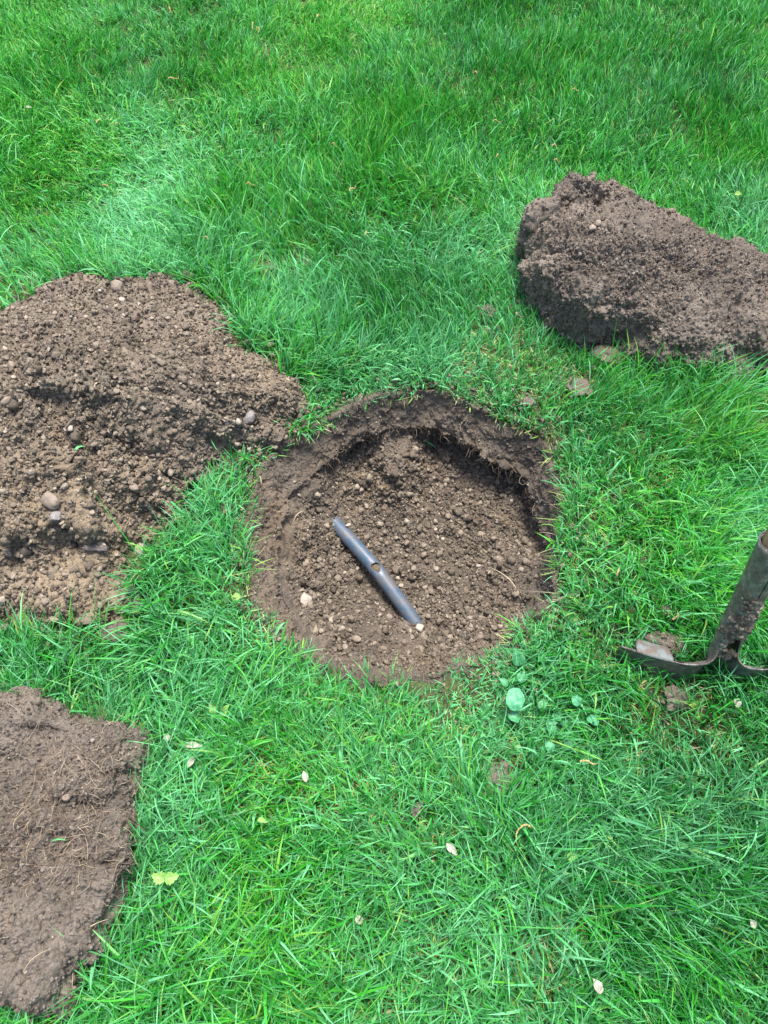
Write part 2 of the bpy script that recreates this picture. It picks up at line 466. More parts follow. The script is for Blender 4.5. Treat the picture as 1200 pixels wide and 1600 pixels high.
# ================================================================== SOIL HEAP (left)
PILE = Outline([(0, 500), (55, 480), (100, 446), (150, 438), (200, 441), (260, 443), (330, 458), (372, 515), (386, 556), (438, 575), (474, 606), (488, 648), (474, 684), (446, 698), (405, 686), (380, 712), (350, 755), (322, 772), (290, 822), (245, 862), (222, 900), (216, 955), (155, 990), (95, 1012), (40, 1008), (0, 1000), (-130, 990), (-270, 860), (-330, 700), (-260, 570), (-110, 515)],
               (110, 715, 0), jag=.012, seed=3)
def pile_surface(N=640):
    th, s = concentric(N); R = PILE.R(th)
    rho = s*1.0
    x = PILE.c[0]+rho*R*np.cos(th); y = PILE.c[1]+rho*R*np.sin(th)
    ed = (1-rho)*R
    z = .150*(1-np.exp(-ed/.17)) + .02*(1-rho**2)
    z -= .012*(1-sm(rho, .93, 1))*0 + .012*sm(rho, .97, 1)
    def g_(u, v, zz, su, sv_, amp):
        q = at(u, v, zz); return amp*np.exp(-((x-q[0])/su)**2-((y-q[1])/sv_)**2)
    z += g_(150, 600, .15, .14, .12, .030)+g_(300, 560, .10, .08, .08, .010)+g_(430, 640, .02, .05, .05, .022)
    z += g_(60, 620, .15, .09, .08, .008)-g_(70, 800, .13, .07, .035, .004)+g_(110, 930, .03, .16, .05, .018)-g_(340, 740, .02, .05, .04, .012)
    z += g_(290, 690, .09, .07, .04, .018)
    # broken ledge across the near flank
    q0 = at(30, 835, .11); q1 = at(260, 830, .07)
    tt = (x-q0[0])/(q1[0]-q0[0])
    wob = .016*fbm(np.stack([x, x*0, x*0], -1), 22, 3, 9)
    yl = q0[1]+(q1[1]-q0[1])*tt+wob
    amt = sm(tt, -.5, -.1)*(1-sm(tt, .75, 1.1))
    z -= .032*amt*(1-sm(y-yl, -.006, .010))*sm(y-yl, -.16, -.02)
    z += .012*amt*np.exp(-((y-yl-.02)/.03)**2)
    q0 = at(210, 748, .1)
    z -= .009*sm(-(y-q0[1]-.012*fbm(np.stack([x, y, x*0], -1), 20, 2, 19)), -.004, .004)*np.exp(-((x-q0[0]-.04)/.07)**2-((y-q0[1]+.03)/.04)**2)
    P = np.stack([x, y, z], -1); n = grid_normals(P, N)
    body = sm(1-rho, -.01, .06)
    d = .009*fbm(P, 8, 3, 40)+.008*fbm(P, 24, 3, 41)
    c = .55+.9*sm(fbm(P, 12, 3, 42), -.5, .6)
    for (u, v, zz, sx, sy) in ((150, 915, .03, .12, .04), (430, 610, .03, .05, .03), (140, 780, .13, .08, .03)):
        q = at(u, v, zz); c = c*(1-.6*np.exp(-((x-q[0])/sx)**2-((y-q[1])/sy)**2))
    d += c*.006*np.clip(lumps(P, 48, 43), 0, 1)+c*.004*fbm(P, 110, 3, 47)
    d += c*(.0060*lumps(P, 95, 44)+.0050*lumps(P, 190, 45)+.0030*lumps(P, 360, 46))
    d *= .35+.65*body
    P = P+n*d[:, None]
    P[:, 2] -= .006
    sand = sm(fbm(P, 5, 3, 62), -.1, .6)*.6+.45*sm(-(P[:, 1]-at(100, 740, .1)[1]), -.03, .06)
    for (u, v, zz, sx, sy, am) in ((130, 800, .13, .09, .05, .9), (430, 605, .03, .05, .04, .8), (170, 925, .02, .12, .05, .6), (310, 470, .05, .04, .03, .5), (100, 770, .15, .06, .04, .6)):
        q = at(u, v, zz); sand += am*np.exp(-((x-q[0])/sx)**2-((y-q[1])/sy)**2)
    return P, np.clip(sand, 0, 1), s
PP, p_sand, p_s = pile_surface()
ps = Surf(PP, 640)
pile = empty('soil_heap', (PILE.c[0], PILE.c[1], 0))
tag(pile, 'large crumbly brown heap of loose dug soil and stones at the left', 'soil heap')
obj('heap_body', np_mesh('heap_body', PP, grid_faces(640, 640), {'sand': p_sand}), m_pile, pile)

# ================================================================== TURNED SODS
def sod_surface(OUT, N, T, tilt, seed, flat=.80, lean=0., crumb=1.0, plan=None, tuck=.9, chunk=.3):
    th, s = concentric(N); R = OUT.R(th)
    f_top = np.clip(s/flat, 0, 1); f_s = np.clip((s-flat)/(1-flat), 0, 1)
    # side: rounded shoulder, belly, tuck under
    ang = f_s*PI*.80
    rt = 1-.16
    rho = np.where(s < flat, rt*f_top, rt+.16*np.sin(np.clip(ang, 0, PI/2))-np.where(ang > PI/2, (1-tuck)*(1-np.cos(ang-PI/2))*1.2, 0))
    zt = T*(.86+.14*(1-f_top**2))
    z = np.where(s < flat, zt, T*.86*(1-(1-np.cos(ang))/(1-math.cos(PI*.8)))-.0)
    z = z-.02*f_s
    x = OUT.c[0]+rho*R*np.cos(th); y = OUT.c[1]+rho*R*np.sin(th)
    z = z+(tilt[0]*(x-OUT.c[0])+tilt[1]*(y-OUT.c[1]))*np.clip(1-f_s*1.1, 0, 1)
    P = np.stack([x, y, z], -1)
    if plan is not None: P = plan(P, s, rho)
    n = grid_normals(P, N)
    low = fbm(P, 10, 3, seed); mid = fbm(P, 30, 4, seed+5)
    c = (crumb-.5+sm(fbm(P, 9, 3, seed+9), -.35, .45)*.6)
    d = .012*low+.006*mid
    d += c*(.006*np.clip(lumps(P, 55, seed+1), 0, 1)+.0065*lumps(P, 110, seed+2)+.0045*lumps(P, 220, seed+3)+.0022*lumps(P, 400, seed+4))
    # cracks between clods
    f, r = worley(P+.02*fbm(P, 20, 2, seed+6)[:, None], 17, seed+7)
    d -= .011*sm(f, .62, .95)*sm(fbm(P, 6, 2, seed+8), -.5, .3)
    d += .0035*fbm(P, 60, 5, seed+12, .6)+.0022*np.abs(fbm(P, 140, 3, seed+13))
    f2, r2 = worley(P+.006*fbm(P, 60, 2, seed+16)[:, None], 55, seed+17)
    d -= .0045*sm(f2, .68, .95)*sm(fbm(P, 13, 2, seed+18), -.4, .3)
    d += chunk*(.020*np.clip(lumps(P, 20, seed+15), -.1, 1)-.005)
    P = P+n*d[:, None]
    return P, c, s

SOD_A = Outline([(822, 350, .07), (830, 324, .09), (864, 300, .10), (908, 284, .10), (946, 290, .10), (966, 314, .10), (1035, 318, .09), (1105, 350, .10), (1175, 388, .09), (1235, 440, .07), (1265, 490, .04), (1245, 548, .02), (1200, 566, .02), (1145, 580, .02), (1080, 588, .02), (1020, 574, .02), (965, 540, .02), (905, 524, .02), (865, 500, .03), (838, 458, .04), (814, 405, .05)],
                (1030, 430, .05), jag=.007, seed=5)
def planA(P, s, rho):
    x, y = P[:, 0], P[:, 1]
    # curled-over flap with a dark crack beneath it, upper left
    a0, a1 = at(815, 375, .10)[:2], at(955, 300, .12)[:2]
    dx = (a1-a0)/np.linalg.norm(a1-a0); nx = np.array([-dx[1], dx[0]])
    al = (x-a0[0])*dx[0]+(y-a0[1])*dx[1]; ac = (x-a0[0])*nx[0]+(y-a0[1])*nx[1]
    ac = ac+.010*fbm(np.stack([al, al*0, al*0], -1), 30, 3, 91)
    L = np.linalg.norm(a1-a0); wgt = sm(al, -.03, .01)*(1-sm(al, L*.8, L*1.1))
    P[:, 2] -= wgt*.048*np.exp(-((ac+.002)/.009)**2)*(rho < 1)
    P[:, 2] += wgt*.034*np.exp(-((ac-.026)/.018)**2)
    b = at(1010, 400, .1); P[:, 2] += .02*np.exp(-((x-b[0])/.10)**2-((y-b[1])/.06)**2)
    b = at(900, 380, .1); P[:, 2] += .008*np.exp(-((x-b[0])/.05)**2-((y-b[1])/.05)**2)
    return P
AP, a_c, a_s = sod_surface(SOD_A, 520, .115, (-.06, .02), 200, plan=planA, crumb=1.15, flat=.70, chunk=1.)
as_ = Surf(AP, 520)
sodA = empty('turf_sod', (SOD_A.c[0], SOD_A.c[1], 0))
tag(sodA, 'thick overturned sod with matted roots and a cracked folded flap, right of the hole', 'sod', 'overturned sods')
obj('sod_body', np_mesh('sod_body', AP, grid_faces(520, 520), {'sand': np.clip(sm(fbm(AP, 11, 3, 5), .1, .8)*.5*a_c, 0, 1)}), m_sod, sodA)

SOD_B = Outline([(0, 1074, .06), (55, 1080, .06), (110, 1106, .06), (160, 1142, .05), (190, 1142, .04), (228, 1146, .03), (222, 1180, .03), (202, 1204, .03), (208, 1262, .04), (207, 1330, .04), (192, 1378, .04), (164, 1440, .04), (124, 1508, .04), (88, 1574, .05), (62, 1574, .05), (30, 1556, .05), (-8, 1530, .05), (-90, 1470, .05), (-220, 1380, .04), (-260, 1250, .04), (-160, 1100, .05)],
                (30, 1320, .05), jag=.004, seed=8)
def planB(P, s, rho):
    x, y = P[:, 0], P[:, 1]
    for (u, v, zz, sx, sy, am) in ((60, 1130, .09, .06, .02, .012), (140, 1260, .08, .05, .012, -.012), (130, 1235, .08, .06, .016, .012), (150, 1345, .08, .03, .006, -.010), (60, 1290, .09, .05, .02, .010), (60, 1105, .09, .05, .006, -.010)):
        q = at(u, v, zz); P[:, 2] += am*np.exp(-((x-q[0])/sx)**2-((y-q[1])/sy)**2)*(rho < .95)
    return P
BP, b_c, b_s = sod_surface(SOD_B, 560, .095, (-.05, .04), 300, plan=planB, crumb=.72, flat=.82, tuck=.93)
bs_ = Surf(BP, 560)
sodB = empty('turf_sod', (SOD_B.c[0], SOD_B.c[1], 0))
tag(sodB, 'flat overturned sod with smooth grey-brown cut face and pale roots, in the near left corner', 'sod', 'overturned sods')
obj('sod_body', np_mesh('sod_body', BP, grid_faces(560, 560), {'sand': np.clip(sm(fbm(BP, 14, 3, 5), .2, .9)*.35, 0, 1)}), m_sod, sodB)

# ---- crumbs and fibres on them
def crumbs(surf, n, lo, hi, wgt, seed, name, mat, parent, sub=0, lift=.3, pw=2.2):
    C, Nn, i = surf.scatter(n, wgt, seed)
    r = np.random.default_rng(seed+1)
    sz = lo+(hi-lo)*r.random(n)**pw
    o_ = obj(name, rocks_mesh(name, C+Nn*(sz*lift)[:, None], sz, seed+2, sub), mat, parent)
    return tag(o_, kind='stuff')
crumbs(ps, 34000, .0010, .0042, (PP[:, 2] > -.004)*1., 1000, 'soil_crumbs', m_crumb, pile)
crumbs(ps, 900, .003, .0072, (PP[:, 2] > -.002)*1., 1010, 'soil_clumps', m_crumb, pile, sub=1)
crumbs(as_, 12000, .001, .0034, (AP[:, 2] > .01)*(.2+a_c), 1020, 'soil_crumbs', m_crumb_grey, sodA)
crumbs(bs_, 11000, .0007, .0026, (BP[:, 2] > .01)*(.2+b_c), 1030, 'soil_crumbs', m_crumb_grey, sodB)
crumbs(hs, 22000, .0009, .0036, (h_s < .79)*(.03+h_loose)*(HP[:, 2] < -.03), 1040, 'soil_crumbs', m_crumb, None)['label'] = 'loose soil crumbs and grit covering the floor of the hole'
crumbs(hs, 700, .0032, .0075, (h_s < .74)*(.0+h_loose)*(HP[:, 2] < -.06), 1050, 'soil_clumps', m_crumb, None, sub=1)['label'] = 'larger clumps of crumbled soil on the floor of the hole'
crumbs(hs, 4200, .0006, .0026, ((h_s > .80) & (h_s < .96))*1., 1060, 'wall_crumbs', m_crumb_grey, None, pw=3)['label'] = 'small crumbs clinging to the cut wall of the hole'

def roots(surf, n, l0, l1, r0, r1, wgt, seed, parent, droop=0, lift=.3, name='root_fibres', bias=0):
    C, Nn, i = surf.scatter(n, wgt, seed); r = np.random.default_rng(seed+5)
    me = strands_mesh(name, C, Nn, r.uniform(l0, l1, n), r.uniform(r0, r1, n), seed+6, droop, lift, rnd=np.clip(r.random(n)+bias, 0, 1))
    return tag(obj(name, me, m_root, parent), kind='stuff')
roots(as_, 4200, .006, .026, .00018, .00040, (AP[:, 2] > .02)*(.2+a_c), 400, sodA)
qb = at(60, 1310, .08); qb2 = at(60, 1190, .08)
wB = (BP[:, 2] > .02)*(.12+np.exp(-((BP[:, 0]-qb[0])/.12)**2-((BP[:, 1]-qb[1])/.05)**2)*1.6+.7*np.exp(-((BP[:, 0]-qb2[0])/.12)**2-((BP[:, 1]-qb2[1])/.04)**2))
roots(bs_, 2400, .008, .045, .0002, .00045, wB, 410, sodB, bias=.12)
roots(ps, 260, .012, .05, .0002, .0005, (PP[:, 2] > .01)*1., 420, pile, bias=.1)
wH = np.exp(-((h_s-.79)/.03)**2)*((h_deg > 5) & (h_deg < 150))+.06*(h_s < .75)
roots(hs, 1100, .008, .035, .0002, .00045, wH, 430, None, droop=.35, lift=.9)['label'] = 'fine root fibres hanging from the cut turf edge of the hole'

wW = np.exp(-((h_s-.93)/.025)**2)+.35*((h_s > .8) & (h_s < .95))
roots(hs, 900, .006, .03, .00018, .0004, wW, 440, None, droop=.3, lift=.7, name='wall_roots')['label'] = 'thin roots and thatch sticking out of the cut wall of the hole'

# ================================================================== PEBBLES
SCARS = []
def put_stone(surf_, u, v, size, name, mat, seed, label, group=None, cat='pebble', ang=.4, sink=.35, surf_pt=None):
    if surf_ is None:
        q = at(u, v, 0.); q[2] = ground_z(np.array([q[0]]), np.array([q[1]]))[0]+.012; q = at(u, v, q[2]); nn = np.array([0, 0, 1.]); q[2] += .010; SCARS.append((u, v, 9))
    else: q, nn = surf_.pick(u, v)
    me = stone_mesh(name, size, seed, ang, 3 if size > .008 else 2)
    o_ = obj(name, me, mat)
    o_.location = Vector(q)+Vector((0, 0, size*(.5-sink)))
    r = np.random.default_rng(seed); o_.rotation_euler = r.uniform(-.5, .5, 3)*np.array([1, 1, 6])
    return tag(o_, label, cat, group)
put_stone(ps, 391, 657, .0125, 'pebble', m_peb_grey, 1, 'big smooth round grey pebble on the right lobe of the soil heap', ang=.05, sink=.1)
put_stone(ps, 374, 661, .0065, 'pebble', m_peb_pale, 2, 'small whitish pebble touching the big grey one on the soil heap', ang=.1, sink=.1)
put_stone(ps, 223, 868, .0125, 'stone', m_peb_pale, 3, 'white angular stone at the heap edge against the grass', cat='stone', ang=.9, sink=-.8)
put_stone(ps, 211, 926, .011, 'stone', m_peb, 4, 'orange tan stone on the grass at the near tip of the soil heap', cat='stone', ang=.6, sink=-.8)
put_stone(hs, 478, 938, .014, 'stone', m_peb_pale, 5, 'yellowish flat stone set in the left floor of the hole', cat='stone', ang=.8, sink=.45)
put_stone(ps, 80, 781, .016, 'stone', m_peb, 6, 'oblong buff stone high on the near flank of the heap', cat='stone', ang=.5, sink=.3)
put_stone(ps, 88, 806, .010, 'pebble', m_peb_grey, 7, 'flat grey pebble just below the oblong stone on the heap', ang=.3, sink=.3)
put_stone(ps, 185, 448, .013, 'stone', m_peb, 8, 'tan stone sitting on the far crest of the soil heap', cat='stone', ang=.5)
def heap_zone(u, v):
    if u > 330: return 'small tan pebble on the right lobe of the soil heap'
    if v < 520: return 'small tan pebble on the far crest of the soil heap'
    if v < 640: return 'small tan pebble on the upper face of the soil heap, %s' % ('near the left frame edge' if u < 120 else 'right of its middle')
    if v < 730: return 'small tan pebble across the middle of the soil heap, %s' % ('left part' if u < 150 else 'right part')
    if v < 840: return 'small tan pebble in the stony band above the ledge of the heap, %s' % ('left part' if u < 190 else 'right part')
    return 'small tan pebble under the ledge at the near foot of the heap'
def hole_zone(u, v):
    if v < 790: return 'small brown pebble beneath the far wall of the hole'
    if v > 950: return 'small brown pebble on the near floor of the hole, %s the pipe end' % ('left of' if u < 650 else 'right of')
    if u < 560: return 'small brown pebble on the hole floor left of the pipe'
    if u > 760: return 'small brown pebble near the right wall of the hole'
    if v < 860: return 'small brown pebble beyond the middle of the pipe in the hole'
    return 'small brown pebble on the hole floor just right of the pipe'
G = 'pebbles on the soil heap'
pile_peb = [(12, 628, 11), (207, 571, 9), (147, 697, 8), (165, 678, 8), (218, 651, 7), (263, 658, 9), (272, 676, 8), (172, 486, 9), (264, 497, 8), (308, 478, 8), (355, 530, 8), (150, 540, 9), (210, 762, 11), (231, 749, 8), (250, 740, 8), (262, 752, 7), (268, 740, 8), (303, 740, 8), (322, 748, 6), (278, 766, 6), (146, 801, 8), (101, 760, 9), (20, 570, 10), (92, 505, 8), (60, 676, 7), (20, 900, 9), (33, 869, 6), (152, 899, 8), (102, 898, 7), (70, 940, 9), (38, 918, 6), (104, 866, 6), (330, 640, 6), (340, 612, 6), (285, 716, 7), (118, 588, 7), (240, 560, 6), (300, 600, 6), (196, 636, 6), (70, 580, 7), (50, 740, 8), (15, 700, 8), (180, 590, 6), (365, 590, 8), (340, 680, 6), (5, 770, 8), (60, 850, 7), (230, 790, 6), (190, 720, 6)]
for k, (u, v, s_) in enumerate(pile_peb): put_stone(ps, u, v, s_*.00072, 'pebble', m_peb, 20+k, heap_zone(u, v), G, ang=.45, sink=.2)
r = np.random.default_rng(5)
C, Nn, ii = ps.scatter(60, (PP[:, 2] > .005)*(ps.u > 0)*1., 77)
for k in range(len(C)):
    s_ = r.uniform(.0028, .0055)
    o_ = obj('pebble', stone_mesh('pebble', s_, 300+k, .5, 2), m_peb if k % 5 else m_peb_pale); o_.location = Vector(C[k]+Nn[k]*s_*.3); tag(o_, heap_zone(ps.u[ii[k]], ps.v[ii[k]]), 'pebble', G)
G = 'pebbles on the hole floor'
hole_peb = [(563, 797, 8), (571, 792, 6), (537, 762, 7), (699, 807, 8), (720, 832, 8), (688, 831, 7), (637, 850, 7), (662, 855, 8), (661, 868, 9), (681, 887, 9), (645, 888, 8), (664, 918, 8), (672, 924, 10), (605, 848, 6), (620, 840, 6), (593, 849, 5), (548, 985, 5), (535, 982, 8), (609, 963, 8), (656, 980, 8), (642, 985, 7), (541, 1012, 9), (668, 962, 7), (735, 966, 7), (557, 1001, 9), (820, 877, 9), (826, 862, 8), (815, 890, 8), (826, 851, 7), (694, 718, 9), (670, 705, 7), (650, 712, 6), (768, 985, 8), (752, 992, 7), (600, 980, 6), (575, 925, 6), (521, 855, 5), (600, 830, 5), (630, 900, 5), (585, 1005, 6), (530, 960, 6), (560, 955, 6), (700, 985, 5), (740, 900, 5), (650, 780, 6), (690, 760, 6), (600, 1012, 7), (640, 1020, 6), (500, 985, 6), (680, 940, 6)]
for k, (u, v, s_) in enumerate(hole_peb):
    if k == 19: put_stone(hs, u, v, .0085, 'pebble', m_peb_pale, 90, 'pale round pebble at the near end of the buried pipe', ang=.2, sink=.2); continue
    put_stone(hs, u, v, s_*.00082, 'pebble', m_peb, 100+k, hole_zone(u, v), G, ang=.35, sink=.2)
C, Nn, ii = hs.scatter(45, (h_s < .6)*(HP[:, 2] < -.08)*1., 78)
for k in range(len(C)):
    s_ = r.uniform(.0025, .005)
    o_ = obj('pebble', stone_mesh('pebble', s_, 500+k, .5, 2), m_peb if k % 6 else m_peb_pale); o_.location = Vector(C[k]+Nn[k]*s_*.3); tag(o_, hole_zone(hs.u[ii[k]], hs.v[ii[k]]), 'pebble', G)
put_stone(as_, 924, 357, .0085, 'pebble', m_peb, 150, 'rounded pale pebble, the lower left one of two in the sod right of the hole', ang=.2, sink=.4)
put_stone(as_, 934, 348, .008, 'pebble', m_peb, 151, 'tan pebble, the upper right one of two in the sod right of the hole', ang=.2, sink=.4)
put_stone(bs_, 105, 1246, .0048, 'pebble', m_peb, 152, 'small pale pebble among the roots of the near left sod', ang=.6, sink=.3)
put_stone(bs_, 39, 1518, .0028, 'pebble', m_peb, 153, 'tiny pale pebble near the bottom corner of the near left sod', ang=.5, sink=.3)

# stones and clods lying on the lawn
G = 'stones on the grass by the heap'; EL = ['blocky buff stone on the grass left of the bark chips', 'muddy tan stone on the grass right of the bark chips', 'tan stone on the grass at the left frame edge below the heap', 'brown lumpy stone on the grass below the blocky buff one', 'rounded brown stone at the heap foot above the blocky buff one', 'upper tan stone on the grass beside the right flank of the heap', 'lower tan stone on the grass beside the right flank of the heap', 'small tan stone at the heap foot beyond the bark chips']
for k, (u, v, s_) in enumerate([(90, 972, 12), (140, 974, 11), (13, 986, 10), (82, 1008, 10), (70, 942, 12), (424, 546, 9), (426, 561, 7), (160, 950, 8)]):
    if v < 600: put_stone(None, u, v, s_*.00085, 'stone', m_peb, 170+k, EL[k], G, 'stone')
    else: put_stone(None, u, v, s_*.00085, 'stone', m_peb, 170+k, EL[k], G, 'stone', ang=.6)
def clod(u, v, size, label, seed, n=16, group=None, flat=.5):
    q = at(u, v, .0); q = at(u, v, ground_z(np.array([q[0]]), np.array([q[1]]))[0]+.010+.012*flat); SCARS.append((u, v, size*950))
    r_ = np.random.default_rng(seed)
    V, F = ICO[3]
    V = V*(1+.42*fbm(V+seed*3.1, 1.5, 4, seed)+.16*lumps(V+seed, 3.5, seed)+.10*lumps(V, 8, seed+1))[:, None]*np.array([1, .85, flat])*size
    me = np_mesh('soil_clod', V, F, {'sand': np.zeros(len(V))})
    o_ = obj('soil_clod', me, m_sod); o_.location = Vector(q); o_.rotation_euler = (0, 0, r_.uniform(0, 6))
    tag(o_, label, 'soil clod', group)
    C_ = r_.normal(0, 1, (n, 3))*np.array([size, size, 0])*1.05+np.array([0, 0, -.004])
    tag(obj('loose_crumbs', rocks_mesh('loose_crumbs', C_, r_.uniform(.0012, .004, n), seed), m_crumb_grey, o_, base=(0, 0, 0)), kind='stuff')
    return o_
clod(418, 421, .017, 'brown soil clod in the grass, beyond the heap, left one of a pair', 1)
clod(477, 411, .011, 'small brown soil clod in the grass, right one of the pair beyond the heap', 2)
clod(295, 432, .010, 'little dark clod standing in the grass just beyond the heap crest', 3, flat=1)
clod(764, 486, .012, 'small dark clod in the grass between the hole and the right sod', 4)
clod(785, 1220, .019, 'flat brown soil patch on the grass below the broad leaves', 5, 60, flat=.5)
clod(278, 1108, .011, 'small brown clod in the grass right of the near left sod', 6)
clod(182, 988, .015, 'round root-bound clod on the grass below the heap', 7, flat=.8)
clod(213, 942, .009, 'crumbly clod against the tan stone at the near tip of the heap', 8)
clod(950, 555, .022, 'flat lump of pale dry soil under the near side of the right sod', 9, 40, flat=.35)
clod(905, 604, .018, 'flattened brown clod in the grass between right sod and hole', 10, 30, flat=.3)
clod(825, 628, .010, 'small flat clod in the grass beside the far right rim of the hole', 11, 20, flat=.35)
clod(650, 1268, .007, 'tiny reddish brown clod alone in the grass in front of the hole', 12, 3, flat=.7)
clod(1040, 955, .008, 'small brown clod on the grass beyond the shovel blade', 13, 20, flat=.6)
clod(1055, 1090, .016, 'dark flat soil patch in the shade before the shovel blade', 14, 20, flat=.3)
clod(262, 1064, .014, 'flat greyish clod in the grass below the soil heap', 15, 14, flat=.3)

# crumbs spilled into the grass round the heap and the hole
def spill():
    r_ = np.random.default_rng(88); n = 9000
    which = r_.random(n); x = np.zeros(n); y = np.zeros(n)
    for k, (O, sh) in enumerate(((PILE, .45), (HOLE, .25), (SOD_A, .15), (SOD_B, .15))):
        lo = (0, .45, .70, .85)[k]; m = (which >= lo) & (which < lo+sh)
        th = r_.uniform(-PI, PI, m.sum()); R_ = O.R(th)+np.abs(r_.exponential(.028, m.sum()))+.002
        x[m] = O.c[0]+R_*np.cos(th); y[m] = O.c[1]+R_*np.sin(th)
    ok = (HOLE.edge(x, y) > .004) & (PILE.edge(x, y) > 0) & (SOD_A.edge(x, y) > 0) & (SOD_B.edge(x, y) > 0)
    x, y = x[ok], y[ok]; z = ground_z(x, y)+r_.uniform(.001, .018, len(x))
    near = proj(np.stack([x, y, z], -1))[1] > 1000
    sz = (.0008+.0040*r_.random(len(x))**3.6)*np.where(near, .7, 1)
    tag(obj('spilled_crumbs', rocks_mesh('spilled_crumbs', np.stack([x, y, z], -1), sz, 89, 0), m_crumb), 'crumbs of soil spilled into the grass around the heap, sods and hole', kind='stuff')
spill()
# bits of bark by the heap
g = M('bark'); n_ = g.noise(220, 5, .7); m_bark = g.done(g.ramp(n_, [(.3, (.03, .024, .022)), (.6, (.12, .10, .09)), (.8, (.42, .38, .35))]), .8, g.bump(n_, 1, .003))
def chip(u, v, ln, wd, ang, label, seed, surf_=None):
    if surf_: q = surf_.pick(u, v)[0]+np.array([0, 0, .006])
    else: q = at(u, v, .02)
    V, F = ICO[3]; V = V*(1+.25*fbm(V+seed, 2., 3, seed))[:, None]*np.array([ln, wd, wd*.5])
    o_ = obj('bark_chip', np_mesh('bark_chip', V, F), m_bark); o_.location = Vector(q); o_.rotation_euler = (.1, .15, ang)
    tag(o_, label, 'bark chip')
chip(130, 962, .018, .0055, .9, 'dark splintered bark chip at the near foot of the heap', 1)
chip(112, 962, .012, .0045, 1.6, 'greyish bark flake left of the splintered chip at the heap foot', 2)
chip(152, 857, .017, .006, .05, 'blackish chip of wood stuck under the ledge of the soil heap', 3, ps)

